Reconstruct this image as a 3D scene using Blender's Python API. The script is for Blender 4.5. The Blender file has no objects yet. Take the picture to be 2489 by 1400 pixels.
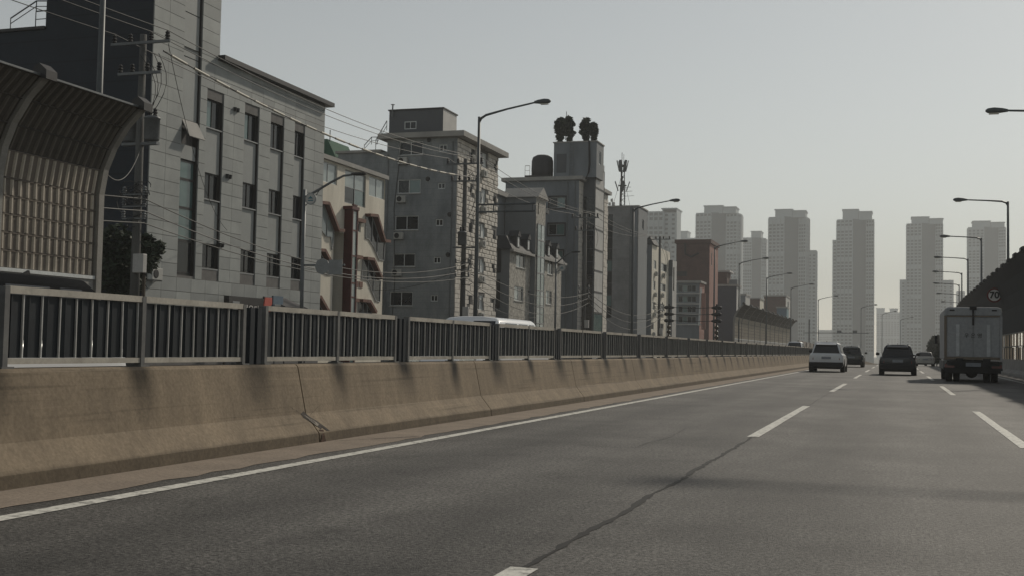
import bpy, math, random
from mathutils import Vector, Matrix
random.seed(11)
R = math.radians
C = bpy.context.scene.collection
SC = bpy.context.scene

# ------------------------------------------------------------------ camera
F, CX, CY, CAM_H = 2857.0, 1244.5, 700.0, 1.15          # focal length and centre in pixels of the 2489 px wide photograph
PSI, TH, RHO = 0.316979, 0.0497306, 0.019               # yaw to the left of the road, pitch up, roll
_f = Vector((-math.sin(PSI)*math.cos(TH), math.cos(PSI)*math.cos(TH), math.sin(TH)))
_r0 = Vector((math.cos(PSI), math.sin(PSI), 0)); _u0 = _r0.cross(_f)
_u = _u0*math.cos(RHO) - _r0*math.sin(RHO); _r = _r0*math.cos(RHO) + _u0*math.sin(RHO)
cd = bpy.data.cameras.new('camera'); cam = bpy.data.objects.new('camera', cd); C.objects.link(cam)
cd.sensor_width = 36; cd.lens = F/2489*36; cd.clip_end = 6000; cd.clip_start = .1
cam.matrix_world = Matrix(((_r.x, _u.x, -_f.x, 0), (_r.y, _u.y, -_f.y, 0), (_r.z, _u.z, -_f.z, CAM_H), (0, 0, 0, 1)))
SC.camera = cam

# ------------------------------------------------------------------ sky, sun, exposure
SUN_EL, SUN_AZ = R(34), R(19.5)                         # azimuth measured from the road direction (+Y) to the right
w = bpy.data.worlds.new('World'); SC.world = w; w.use_nodes = True
nt = w.node_tree; bg = nt.nodes['Background']
sky = nt.nodes.new('ShaderNodeTexSky'); sky.sky_type = 'NISHITA'; sky.sun_disc = False
sky.sun_elevation = SUN_EL; sky.sun_rotation = SUN_AZ
sky.air_density = 1.0; sky.dust_density = 0.4; sky.ozone_density = 1.0
hs = nt.nodes.new('ShaderNodeHueSaturation'); hs.inputs['Saturation'].default_value = 0.40
tint = nt.nodes.new('ShaderNodeMix'); tint.data_type = 'RGBA'; tint.blend_type = 'MULTIPLY'; tint.inputs[0].default_value = 1; tint.inputs[7].default_value = (1.02, 1.0, .92, 1)
nt.links.new(sky.outputs[0], hs.inputs['Color']); nt.links.new(hs.outputs[0], tint.inputs[6]); nt.links.new(tint.outputs[2], bg.inputs['Color'])
bg.inputs['Strength'].default_value = 0.105
sd = bpy.data.lights.new('sun', 'SUN'); sd.energy = 3.7; sd.angle = R(1.5); sd.color = (1, .91, .77)
so = bpy.data.objects.new('sun', sd); C.objects.link(so); so.location = (30, 60, 60)
S = Vector((math.sin(SUN_AZ)*math.cos(SUN_EL), math.cos(SUN_AZ)*math.cos(SUN_EL), math.sin(SUN_EL)))
so.rotation_euler = S.to_track_quat('Z', 'Y').to_euler()
SC.view_settings.view_transform = 'Standard'; SC.view_settings.look = 'None'
SC.view_settings.gamma = 1; SC.view_settings.use_curve_mapping = False
SC.view_settings.exposure = -0.45
SC.cycles.max_bounces = 5; SC.cycles.volume_bounces = 1; SC.cycles.transparent_max_bounces = 8

# ------------------------------------------------------------------ pixel of the photograph -> point in the place
def ray(px, py): return _f + _r*((px-CX)/F) - _u*((py-CY)/F)
def onX(px, py, X): d = ray(px, py); return d*(X/d.x) + Vector((0, 0, CAM_H))
def onY(px, py, Y): d = ray(px, py); return d*(Y/d.y) + Vector((0, 0, CAM_H))
def onZ(px, py, Z): d = ray(px, py); return d*((Z-CAM_H)/d.z) + Vector((0, 0, CAM_H))
def rX(X, a, b, c, d):                                   # pixel rectangle on a wall facing the road -> y0, y1, z0, z1
    mx, my = (a+c)/2, (b+d)/2
    return onX(a, my, X).y, onX(c, my, X).y, onX(mx, d, X).z, onX(mx, b, X).z
def rY(Y, a, b, c, d):                                   # pixel rectangle on a wall across the road -> x0, x1, z0, z1
    mx, my = (a+c)/2, (b+d)/2
    return onY(a, my, Y).x, onY(c, my, Y).x, onY(mx, d, Y).z, onY(mx, b, Y).z

# the road: straight, then past 115 m it bends to the right and falls
def rdx(Y):
    s = max(0, Y-115); return s*s/3400 if s < 200 else 11.76+.1176*(s-200)
def rdz(Y):
    s = max(0, Y-115); return -7*(1-math.exp(-(s/210)**2))

# ------------------------------------------------------------------ materials
MATS = {}
def M(name, c1, c2=None, scale=1.5, rough=.8, bump=0, bscale=25, streak=1.0, metal=0, spec=.3, fine=.12, trans=0):
    m = bpy.data.materials.new(name); m.use_nodes = True; n = m.node_tree; L = n.links; b = n.nodes['Principled BSDF']
    b.inputs['Roughness'].default_value = rough; b.inputs['Metallic'].default_value = metal
    b.inputs['Specular IOR Level'].default_value = spec
    if c2 is None: c2 = tuple(v*.75 for v in c1)
    g = n.nodes.new('ShaderNodeNewGeometry'); mp = n.nodes.new('ShaderNodeMapping')
    mp.inputs['Scale'].default_value = (1, 1, streak); L.new(g.outputs['Position'], mp.inputs['Vector'])
    no = n.nodes.new('ShaderNodeTexNoise'); no.inputs['Scale'].default_value = scale; no.inputs['Detail'].default_value = 6
    no.inputs['Roughness'].default_value = .65; L.new(mp.outputs[0], no.inputs['Vector'])
    cr = n.nodes.new('ShaderNodeValToRGB'); cr.color_ramp.elements[0].position = .33; cr.color_ramp.elements[1].position = .68
    cr.color_ramp.elements[0].color = (*c2, 1); cr.color_ramp.elements[1].color = (*c1, 1); L.new(no.outputs['Fac'], cr.inputs['Fac'])
    n2 = n.nodes.new('ShaderNodeTexNoise'); n2.inputs['Scale'].default_value = bscale; n2.inputs['Detail'].default_value = 4
    L.new(g.outputs['Position'], n2.inputs['Vector'])
    mr = n.nodes.new('ShaderNodeMapRange'); mr.inputs['To Min'].default_value = 1-fine*2; mr.inputs['To Max'].default_value = 1+fine*2
    L.new(n2.outputs['Fac'], mr.inputs['Value'])
    mx = n.nodes.new('ShaderNodeMix'); mx.data_type = 'RGBA'; mx.blend_type = 'MULTIPLY'; mx.inputs[0].default_value = 1
    L.new(cr.outputs[0], mx.inputs[6]); L.new(mr.outputs[0], mx.inputs[7]); L.new(mx.outputs[2], b.inputs['Base Color'])
    if bump:
        bp = n.nodes.new('ShaderNodeBump'); bp.inputs['Strength'].default_value = bump; bp.inputs['Distance'].default_value = .03
        L.new(n2.outputs['Fac'], bp.inputs['Height']); L.new(bp.outputs[0], b.inputs['Normal'])
    if trans:
        t = n.nodes.new('ShaderNodeBsdfTranslucent'); L.new(mx.outputs[2], t.inputs['Color'])
        ms = n.nodes.new('ShaderNodeMixShader'); ms.inputs[0].default_value = trans
        L.new(b.outputs[0], ms.inputs[1]); L.new(t.outputs[0], ms.inputs[2]); L.new(ms.outputs[0], n.nodes['Material Output'].inputs['Surface'])
    MATS[name] = m; return m
def node(n, t, **k):
    x = n.nodes.new(t)
    for a, v in k.items():
        if a in x.inputs: x.inputs[a].default_value = v
        else: setattr(x, a, v)
    return x
def bands(m, period, lo, axis='Z', width=.06):           # courses or boards: a darker line at each joint
    n = m.node_tree; L = n.links; b = n.nodes['Principled BSDF']
    g = node(n, 'ShaderNodeNewGeometry'); sp = node(n, 'ShaderNodeSeparateXYZ'); L.new(g.outputs['Position'], sp.inputs[0])
    dv = node(n, 'ShaderNodeMath', operation='DIVIDE'); dv.inputs[1].default_value = period; L.new(sp.outputs[axis], dv.inputs[0])
    fr = node(n, 'ShaderNodeMath', operation='FRACT'); L.new(dv.outputs[0], fr.inputs[0])
    lt = node(n, 'ShaderNodeMath', operation='LESS_THAN'); lt.inputs[1].default_value = width; L.new(fr.outputs[0], lt.inputs[0])
    src = b.inputs['Base Color'].links[0].from_socket
    mx = node(n, 'ShaderNodeMix', data_type='RGBA', blend_type='MULTIPLY'); L.new(lt.outputs[0], mx.inputs[0]); L.new(src, mx.inputs[6])
    mx.inputs[7].default_value = (lo, lo, lo, 1); L.new(mx.outputs[2], b.inputs['Base Color'])
    return m

concrete = M('concrete', (.30, .29, .27), (.22, .21, .20), 1.2, .9, .3, 30)
stone1 = M('grey_granite', (.325, .34, .33), (.225, .238, .232), .5, .65, .05, 40, fine=.06)
stone1b = M('smooth_infill', (.27, .285, .28), (.24, .25, .245), .8, .6, 0, 20, fine=.05)
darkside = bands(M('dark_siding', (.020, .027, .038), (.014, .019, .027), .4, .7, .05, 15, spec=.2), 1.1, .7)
darktrim = M('dark_trim', (.035, .033, .033), None, 2, .5, 0, 20)
cream = M('cream_stucco', (.68, .64, .55), (.50, .47, .40), .9, .9, .15, 18, streak=.25)
brownred = M('red_brown_tile', (.16, .075, .05), (.10, .05, .04), 3, .7, .1, 20)
redsteel = M('red_steel', (.10, .022, .019), (.065, .017, .014), 3, .5)
glass = M('window_glass', (.010, .013, .016), (.007, .009, .011), .7, .08, 0, 5, spec=.35, fine=.02)
glassg = M('green_glass', (.10, .16, .15), (.07, .12, .12), .7, .1, 0, 5, spec=.7, fine=.02)
glassp = M('pale_glass', (.32, .37, .36), (.24, .28, .28), .7, .15, 0, 5, spec=.6, fine=.02)
whiteframe = M('white_frame', (.62, .64, .63), (.5, .52, .52), 3, .5, 0, 30)
greyframe = M('grey_frame', (.30, .31, .31), None, 3, .5, 0, 30)
conc3 = bands(M('board_marked_concrete', (.27, .288, .295), (.15, .163, .172), .9, .9, .3, 12, streak=.45), .45, .82)
block3 = M('split_face_stone', (.62, .585, .53), (.46, .435, .395), 2.5, .95, .25, 14)
joint3 = M('stone_joint', (.16, .155, .15), None, 3, .95)
slab = M('roof_slab', (.34, .33, .31), (.25, .245, .235), 1, .9, .1, 20)
navy = M('dark_metal_cladding', (.085, .092, .10), (.07, .075, .085), .6, .55)
palemetal = M('pale_cladding', (.46, .45, .43), None, .6, .5)
rubble = M('rubble_stone', (.46, .44, .395), (.20, .19, .17), 3.2, .95, .9, 4, fine=.35)
slate = M('roof_slate', (.045, .047, .05), (.03, .032, .035), 2, .75, .3, 20)
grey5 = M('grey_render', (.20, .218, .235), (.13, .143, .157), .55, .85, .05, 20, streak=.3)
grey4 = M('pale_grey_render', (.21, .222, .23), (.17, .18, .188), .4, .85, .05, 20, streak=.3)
grey6 = bands(M('grey_tile_cladding', (.25, .25, .25), (.155, .156, .158), .6, .8, .1, 20), .6, .85)
brick8 = M('brown_brick', (.12, .07, .06), (.08, .05, .044), 1.5, .9, .2, 25)
pinkb = M('pink_render', (.30, .155, .125), (.22, .115, .095), 1.2, .85, .1, 20)
navyb = M('navy_panel', (.042, .046, .07), (.032, .035, .05), .7, .6)
galv = M('galvanised_steel', (.15, .16, .165), (.105, .112, .117), 2, .5, 0, 20, metal=.3)
lampgrey = M('lamp_paint', (.095, .105, .11), (.07, .078, .08), 2, .5)
lens = M('lamp_lens', (.6, .58, .5), None, 2, .3)
polecon = M('pole_concrete', (.12, .12, .115), (.075, .075, .072), 2, .9, .2, 20, streak=.2)
black = M('black_rubber', (.018, .018, .019), None, 4, .8)
cablem = M('cable_sheath', (.03, .03, .032), None, 3, .6)
cablep = M('weathered_cable', (.13, .128, .12), None, 3, .7)
sleeve = M('pale_cable_sleeve', (.50, .47, .40), None, 3, .6)
rail = M('fence_steel', (.46, .43, .375), (.30, .28, .245), 2.5, .6, 0, 30, metal=.1)
slatm = M('fence_slat', (.015, .02, .025), (.010, .013, .017), 4, .5, 0, 20)
slate2 = M('slat_flange_sunlit', (.46, .46, .44), None, 4, .6)
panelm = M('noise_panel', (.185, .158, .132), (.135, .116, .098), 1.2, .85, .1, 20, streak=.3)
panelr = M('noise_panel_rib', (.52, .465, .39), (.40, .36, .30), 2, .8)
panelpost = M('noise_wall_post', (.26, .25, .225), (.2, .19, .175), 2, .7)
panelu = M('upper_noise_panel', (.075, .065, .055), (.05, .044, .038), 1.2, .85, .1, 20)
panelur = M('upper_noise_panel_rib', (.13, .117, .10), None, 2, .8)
darkpanel = M('dark_noise_panel', (.016, .018, .021), (.011, .012, .015), 1, .75)
strip = M('translucent_strip', (.62, .56, .47), (.45, .40, .34), 3, .6, trans=.6)
white = M('white_paint_car', (.72, .73, .74), (.68, .69, .70), 1, .25, 0, 10, spec=.5, fine=.01)
silver = M('silver_paint', (.40, .39, .37), None, 1, .3, 0, 10, metal=.3, spec=.5, fine=.01)
darkcar = M('dark_blue_paint', (.014, .017, .024), (.012, .015, .02), 1, .22, 0, 10, spec=.5, fine=.01)
darkcar2 = M('dark_green_paint', (.02, .026, .026), None, 1, .25, 0, 10, spec=.5, fine=.01)
carglass = M('car_glass', (.010, .011, .013), None, 1, .06, 0, 5, spec=.6, fine=.01)
plastic = M('black_plastic', (.016, .016, .018), None, 3, .6)
chrome = M('bright_metal', (.7, .7, .7), None, 3, .18, metal=1)
redlamp = M('red_lens', (.16, .014, .014), None, 3, .25, spec=.6)
platem = M('number_plate', (.25, .27, .3), None, 3, .4)
rimm = M('wheel_rim', (.25, .25, .26), None, 3, .35, metal=.8)
truckm = M('truck_box_paint', (.36, .37, .38), (.29, .30, .31), 1, .5, 0, 10, streak=.3)
truckbar = M('truck_bright_bar', (.55, .57, .58), None, 2, .45)
orange = M('orange_strip', (.20, .16, .12), None, 3, .5)
signwhite = M('sign_white', (.72, .71, .69), None, 3, .5)
signred = M('sign_red', (.14, .018, .018), None, 3, .5)
signblack = M('sign_black', (.015, .015, .015), None, 3, .5)
signback = M('sign_back', (.27, .28, .28), None, 2, .5, metal=.2)
teal = M('teal_emblem', (.05, .16, .2), None, 3, .5)
redboard = M('red_board', (.52, .10, .07), None, 3, .5)
blueboard = M('blue_board', (.10, .15, .2), None, 6, .5)
greennet = M('green_net', (.05, .12, .08), (.035, .085, .06), 3, .9, .3, 20)
leafm = M('dark_leaf', (.035, .05, .028), (.02, .03, .018), 4, .7)
bark = M('bark', (.08, .065, .05), None, 6, .9, .3)
tankm = M('dark_tank', (.045, .043, .048), (.03, .03, .034), 1.5, .7, streak=.3)
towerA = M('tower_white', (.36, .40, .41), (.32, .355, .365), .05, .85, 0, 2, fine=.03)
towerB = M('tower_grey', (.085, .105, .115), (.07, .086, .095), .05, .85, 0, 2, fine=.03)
towerW = M('tower_window', (.065, .078, .085), None, .3, .3, 0, 2, spec=.5)
groundm = M('ground_dirt', (.16, .15, .13), (.10, .095, .085), .3, .95, .2, 6)
gutter = M('dusty_gutter', (.27, .222, .177), (.20, .165, .133), 1.6, .95, .3, 25, fine=.15)
crackm = M('crack_tar', (.012, .012, .012), None, 6, .8)
seam = M('patched_tar', (.035, .034, .033), (.02, .02, .02), 3, .8)

def make_paint():
    m = M('road_paint', (.60, .59, .54), (.22, .215, .20), 9, .75, .1, 40, fine=.2); m.node_tree.nodes['Color Ramp'].color_ramp.elements[0].position = .36; m.node_tree.nodes['Color Ramp'].color_ramp.elements[1].position = .5; return m
paint = make_paint()

def make_asphalt():
    m = bpy.data.materials.new('asphalt'); m.use_nodes = True; n = m.node_tree; L = n.links; b = n.nodes['Principled BSDF']
    g = node(n, 'ShaderNodeNewGeometry'); P = g.outputs['Position']
    def noise(scale, det, vec=P):
        x = node(n, 'ShaderNodeTexNoise'); x.inputs['Scale'].default_value = scale; x.inputs['Detail'].default_value = det
        x.inputs['Roughness'].default_value = .7; L.new(vec, x.inputs['Vector']); return x.outputs['Fac']
    def mapr(v, a, c, d, e):
        x = node(n, 'ShaderNodeMapRange'); x.inputs['From Min'].default_value = a; x.inputs['From Max'].default_value = c
        x.inputs['To Min'].default_value = d; x.inputs['To Max'].default_value = e; L.new(v, x.inputs['Value']); return x.outputs[0]
    def mul(a, c):
        x = node(n, 'ShaderNodeMath', operation='MULTIPLY'); L.new(a, x.inputs[0]); L.new(c, x.inputs[1]); return x.outputs[0]
    sp = node(n, 'ShaderNodeSeparateXYZ'); L.new(P, sp.inputs[0])
    # wheel paths: worn, paler bands along each lane
    px = node(n, 'ShaderNodeMath', operation='MULTIPLY_ADD'); L.new(sp.outputs['X'], px.inputs[0]); px.inputs[1].default_value = 2*math.pi/1.74; px.inputs[2].default_value = 1.1
    sn = node(n, 'ShaderNodeMath', operation='SINE'); L.new(px.outputs[0], sn.inputs[0])
    track = mapr(sn.outputs[0], -1, 1, .82, 1.14)
    mp = node(n, 'ShaderNodeMapping'); mp.inputs['Scale'].default_value = (1, .16, 1); L.new(P, mp.inputs['Vector'])
    long = mapr(noise(.9, 5, mp.outputs[0]), .3, .7, .62, 1.25)
    big = mapr(noise(.3, 4), .35, .65, .64, 1.25)
    grit = mapr(noise(34, 3), .32, .68, .1, 2.0)
    grit2 = mapr(noise(18, 3), .3, .7, .75, 1.25)
    oil = mapr(noise(1.3, 4), .58, .74, 1.0, .6); pale = mapr(noise(.7, 5, mp.outputs[0]), .6, .75, 1.0, 1.3)
    v = mul(mul(mul(mul(mul(mul(track, long), big), grit), grit2), oil), pale)
    vo = node(n, 'ShaderNodeTexVoronoi'); vo.inputs['Scale'].default_value = 26; L.new(P, vo.inputs['Vector'])
    gl = mapr(vo.outputs['Distance'], .0, .12, 2.1, 1.0)
    v = mul(v, gl)
    mx = node(n, 'ShaderNodeMix', data_type='RGBA', blend_type='MULTIPLY'); mx.inputs[0].default_value = 1
    mx.inputs[6].default_value = (.083, .079, .073, 1); L.new(v, mx.inputs[7]); L.new(mx.outputs[2], b.inputs['Base Color'])
    b.inputs['Roughness'].default_value = .72; b.inputs['Specular IOR Level'].default_value = .32
    bp = node(n, 'ShaderNodeBump'); bp.inputs['Strength'].default_value = .5; bp.inputs['Distance'].default_value = .02
    L.new(noise(70, 3), bp.inputs['Height']); L.new(bp.outputs[0], b.inputs['Normal'])
    return m
asphalt = make_asphalt()

def make_barrier_mat():
    m = M('barrier_concrete', (.245, .195, .138), (.18, .144, .104), 1.4, .92, .1, 30, streak=.5, fine=.2)
    n = m.node_tree; L = n.links; b = n.nodes['Principled BSDF']; src = b.inputs['Base Color'].links[0].from_socket
    g = node(n, 'ShaderNodeNewGeometry'); sp = node(n, 'ShaderNodeSeparateXYZ'); L.new(g.outputs['Position'], sp.inputs[0])
    # dirt thrown up by traffic along the foot, drip marks running from the coping
    nz = node(n, 'ShaderNodeTexNoise'); nz.inputs['Scale'].default_value = 1.3; nz.inputs['Detail'].default_value = 4; L.new(g.outputs['Position'], nz.inputs['Vector'])
    ad = node(n, 'ShaderNodeMath', operation='MULTIPLY_ADD'); L.new(nz.outputs['Fac'], ad.inputs[0]); ad.inputs[1].default_value = .05; L.new(sp.outputs['Z'], ad.inputs[2])
    foot = node(n, 'ShaderNodeMapRange'); foot.inputs['From Min'].default_value = .125; foot.inputs['From Max'].default_value = .165
    foot.inputs['To Min'].default_value = .55; foot.inputs['To Max'].default_value = 1; L.new(ad.outputs[0], foot.inputs['Value'])
    def mth(op, x, y=None):
        q = node(n, 'ShaderNodeMath', operation=op)
        for i, t in enumerate((x, y)):
            if t is None: continue
            if isinstance(t, (int, float)): q.inputs[i].default_value = t
            else: L.new(t, q.inputs[i])
        return q.outputs[0]
    def ramp(v, a0, a1, b0, b1):
        q = node(n, 'ShaderNodeMapRange'); L.new(v, q.inputs['Value'])
        for kk, t in zip(('From Min', 'From Max', 'To Min', 'To Max'), (a0, a1, b0, b1)): q.inputs[kk].default_value = t
        return q.outputs[0]
    zf = ramp(sp.outputs['Z'], .35, .8, 0, 1); stain = None     # rusty drips below the fence posts
    for y0, wd, st in ((7.42, .40, .95), (9.4, .28, 1.0)):
        f = mth('FRACT', mth('ADD', mth('DIVIDE', mth('SUBTRACT', mth('ADD', sp.outputs['Y'], mth('MULTIPLY', nz.outputs['Fac'], .25)), y0), 4.07), 40.5))
        d = mth('MULTIPLY', mth('ABSOLUTE', mth('SUBTRACT', f, .5)), 4.07)
        t = mth('MULTIPLY', mth('MULTIPLY', ramp(d, wd*.2, wd, st, 0), zf), ramp(nz.outputs['Fac'], .3, .6, .5, 1.1))
        stain = t if stain is None else mth('ADD', stain, t)
    m1 = node(n, 'ShaderNodeMath', operation='MULTIPLY'); L.new(foot.outputs[0], m1.inputs[0]); L.new(mth('SUBTRACT', 1.0, stain), m1.inputs[1])
    mp = node(n, 'ShaderNodeMapping'); mp.inputs['Scale'].default_value = (3, 3, .18); L.new(g.outputs['Position'], mp.inputs['Vector'])
    dn = node(n, 'ShaderNodeTexNoise'); dn.inputs['Scale'].default_value = 2.2; dn.inputs['Detail'].default_value = 4; L.new(mp.outputs[0], dn.inputs['Vector'])
    dr = node(n, 'ShaderNodeMapRange'); dr.inputs['From Min'].default_value = .35; dr.inputs['From Max'].default_value = .6
    dr.inputs['To Min'].default_value = .88; dr.inputs['To Max'].default_value = 1.03; L.new(dn.outputs['Fac'], dr.inputs['Value'])
    m2 = node(n, 'ShaderNodeMath', operation='MULTIPLY'); L.new(m1.outputs[0], m2.inputs[0]); L.new(dr.outputs[0], m2.inputs[1])
    ms_ = node(n, 'ShaderNodeMapping'); ms_.inputs['Scale'].default_value = (5, .22, 16); L.new(g.outputs['Position'], ms_.inputs['Vector'])
    sn_ = node(n, 'ShaderNodeTexNoise'); sn_.inputs['Scale'].default_value = 1.4; sn_.inputs['Detail'].default_value = 5; L.new(ms_.outputs[0], sn_.inputs['Vector'])
    scuff = ramp(sn_.outputs['Fac'], .58, .70, 1.0, .72); pal = ramp(sn_.outputs['Fac'], .28, .36, 1.16, 1.0)   # tyre scuffs and rubbed pale streaks along the face
    m3 = mth('MULTIPLY', mth('MULTIPLY', m2.outputs[0], scuff), pal)
    mx = node(n, 'ShaderNodeMix', data_type='RGBA', blend_type='MULTIPLY'); mx.inputs[0].default_value = 1
    L.new(src, mx.inputs[6]); L.new(m3, mx.inputs[7]); L.new(mx.outputs[2], b.inputs['Base Color'])
    return m
barrierm = make_barrier_mat()
spallm = M('dark_spall', (.075, .065, .058), (.05, .045, .04), 4, .95)

# ------------------------------------------------------------------ mesh helpers
WL = {}
def wl(o): return WL[o.name] if o is not None and o.name in WL else Vector((0, 0, 0))
class MB:
    def __init__(s): s.v = []; s.f = []; s.m = []
    def add(s, vs, fs, m=0):
        k = len(s.v); s.v += [tuple(v) for v in vs]
        for f in fs: s.f.append(tuple(i+k for i in f)); s.m.append(m)
        return s
    def box(s, x0, x1, y0, y1, z0, z1, m=0):
        x0, x1 = min(x0, x1), max(x0, x1); y0, y1 = min(y0, y1), max(y0, y1); z0, z1 = min(z0, z1), max(z0, z1)
        return s.add([(x0,y0,z0),(x1,y0,z0),(x1,y1,z0),(x0,y1,z0),(x0,y0,z1),(x1,y0,z1),(x1,y1,z1),(x0,y1,z1)],
                     [(0,3,2,1),(4,5,6,7),(0,1,5,4),(1,2,6,5),(2,3,7,6),(3,0,4,7)], m)
    def bar(s, a, b, wd, ht, m=0, up=(0, 0, 1)):
        a, b = Vector(a), Vector(b); d = (b-a).normalized(); u = Vector(up); sd_ = d.cross(u)
        if sd_.length < 1e-4: sd_ = d.cross(Vector((1, 0, 0)))
        sd_.normalize(); u = sd_.cross(d); p = []
        for q in (a, b):
            for i, j in ((-1, -1), (1, -1), (1, 1), (-1, 1)): p.append(q+sd_*(i*wd/2)+u*(j*ht/2))
        return s.add(p, [(0,1,2,3),(7,6,5,4),(0,4,5,1),(1,5,6,2),(2,6,7,3),(3,7,4,0)], m)
    def tube(s, pts, r, n=8, m=0, cap=True):
        pts = [Vector(p) for p in pts]; rs = r if isinstance(r, (list, tuple)) else [r]*len(pts); k = len(s.v); vs = []; fs = []
        for i, p in enumerate(pts):
            d = (pts[min(i+1, len(pts)-1)]-pts[max(i-1, 0)]).normalized()
            a = d.cross(Vector((0, 0, 1)) if abs(d.z) < .95 else Vector((1, 0, 0))).normalized(); b = d.cross(a)
            for j in range(n):
                t = 2*math.pi*j/n; vs.append(p+a*(math.cos(t)*rs[i])+b*(math.sin(t)*rs[i]))
        for i in range(len(pts)-1):
            for j in range(n): fs.append((i*n+j, i*n+(j+1) % n, (i+1)*n+(j+1) % n, (i+1)*n+j))
        if cap: fs.append(tuple(range(n-1, -1, -1))); fs.append(tuple((len(pts)-1)*n+j for j in range(n)))
        return s.add(vs, fs, m)
    def prism(s, pts, d, m=0):                          # polygon extruded along vector d
        pts = [Vector(p) for p in pts]; d = Vector(d); n = len(pts)
        return s.add(pts+[p+d for p in pts], [tuple(range(n-1, -1, -1)), tuple(range(n, 2*n))]+[(i, (i+1) % n, n+(i+1) % n, n+i) for i in range(n)], m)
    def lathe(s, prof, c=(0, 0, 0), n=20, axis='Z', m=0):
        vs = []; fs = []; c = Vector(c)
        for r, h in prof:
            for j in range(n):
                t = 2*math.pi*j/n; x, y = r*math.cos(t), r*math.sin(t)
                vs.append(c+(Vector((x, y, h)) if axis == 'Z' else Vector((h, x, y)) if axis == 'X' else Vector((x, h, y))))
        for i in range(len(prof)-1):
            for j in range(n): fs.append((i*n+j, i*n+(j+1) % n, (i+1)*n+(j+1) % n, (i+1)*n+j))
        fs.append(tuple(range(n))); fs.append(tuple((len(prof)-1)*n+j for j in range(n)))
        return s.add(vs, fs, m)
    def loft(s, rings, m=0):
        n = len(rings[0]); vs = [p for r in rings for p in r]; fs = []
        for i in range(len(rings)-1):
            for j in range(n): fs.append((i*n+j, i*n+(j+1) % n, (i+1)*n+(j+1) % n, (i+1)*n+j))
        fs.append(tuple(range(n))); fs.append(tuple((len(rings)-1)*n+j for j in range(n)))
        return s.add(vs, fs, m)
    def mesh(s, name, mats, smooth=False, fix=True):
        me = bpy.data.meshes.new(name); me.from_pydata(s.v, [], s.f)
        for mm in (mats if isinstance(mats, (list, tuple)) else [mats]): me.materials.append(mm)
        me.polygons.foreach_set('material_index', s.m)
        if smooth: me.polygons.foreach_set('use_smooth', [True]*len(s.f))
        if fix:
            import bmesh
            bm = bmesh.new(); bm.from_mesh(me); bmesh.ops.recalc_face_normals(bm, faces=bm.faces); bm.to_mesh(me); bm.free()
        me.update(); return me
    def build(s, name, mats, parent=None, smooth=False, bevel=0, fix=True):
        lo = [min(v[i] for v in s.v) for i in range(3)]; hi = [max(v[i] for v in s.v) for i in range(3)]
        c = Vector(((lo[0]+hi[0])/2, (lo[1]+hi[1])/2, lo[2])); s.v = [(v[0]-c.x, v[1]-c.y, v[2]-c.z) for v in s.v]
        o = bpy.data.objects.new(name, s.mesh(name, mats, smooth, fix)); C.objects.link(o)
        if parent: o.parent = parent
        o.location = c-wl(parent); WL[o.name] = c
        if bevel:
            b = o.modifiers.new('edge', 'BEVEL'); b.width = bevel; b.segments = 2; b.limit_method = 'ANGLE'
        return o
def tag(o, label, cat, group=None, kind=None):
    o['label'] = label; o['category'] = cat
    if group: o['group'] = group
    o['kind'] = kind or 'thing'
    return o
def empty(name, loc=(0, 0, 0), label=None, cat=None, group=None):
    o = bpy.data.objects.new(name, None); C.objects.link(o); o.location = loc; o.empty_display_size = .3; WL[o.name] = Vector(loc)
    if label: tag(o, label, cat, group)
    return o
def struct(o): o['kind'] = 'structure'; return o
def piece(name, me, parent, loc, scale=(1, 1, 1), rot=None):
    o = bpy.data.objects.new(name, me); C.objects.link(o); o.parent = parent; o.location = Vector(loc)-wl(parent); o.scale = scale
    if rot: o.rotation_euler = rot
    WL[o.name] = Vector(loc); return o
def copy_tree(o, parent=None):
    c = o.copy(); C.objects.link(c); c.parent = parent; WL[c.name] = wl(o).copy()
    for ch in list(o.children): copy_tree(ch, c)
    return c
cube_me = {}
def ucube(m, name):                                     # a unit cube shared by all alike pieces
    if (m.name, name) not in cube_me: cube_me[(m.name, name)] = MB().box(-.5, .5, -.5, .5, -.5, .5).mesh(name, m)
    return cube_me[(m.name, name)]
def text(body, parent, loc, size, facing, m, name='lettering', ext=.006, bold=0):
    cu = bpy.data.curves.new(name, 'FONT'); cu.body = body; cu.size = size; cu.extrude = ext; cu.offset = bold; cu.align_x = 'CENTER'; cu.align_y = 'CENTER'
    t = bpy.data.objects.new(name, cu); C.objects.link(t); bpy.context.view_layer.update()
    me = bpy.data.meshes.new_from_object(t.evaluated_get(bpy.context.evaluated_depsgraph_get())); bpy.data.objects.remove(t)
    me.materials.clear(); me.materials.append(m); o = bpy.data.objects.new(name, me); C.objects.link(o); o.parent = parent; o.location = Vector(loc)-wl(parent)
    o.rotation_euler = (R(90), 0, R(90)) if facing == 'X' else (R(90), 0, 0)
    WL[o.name] = Vector(loc); return o

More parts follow.
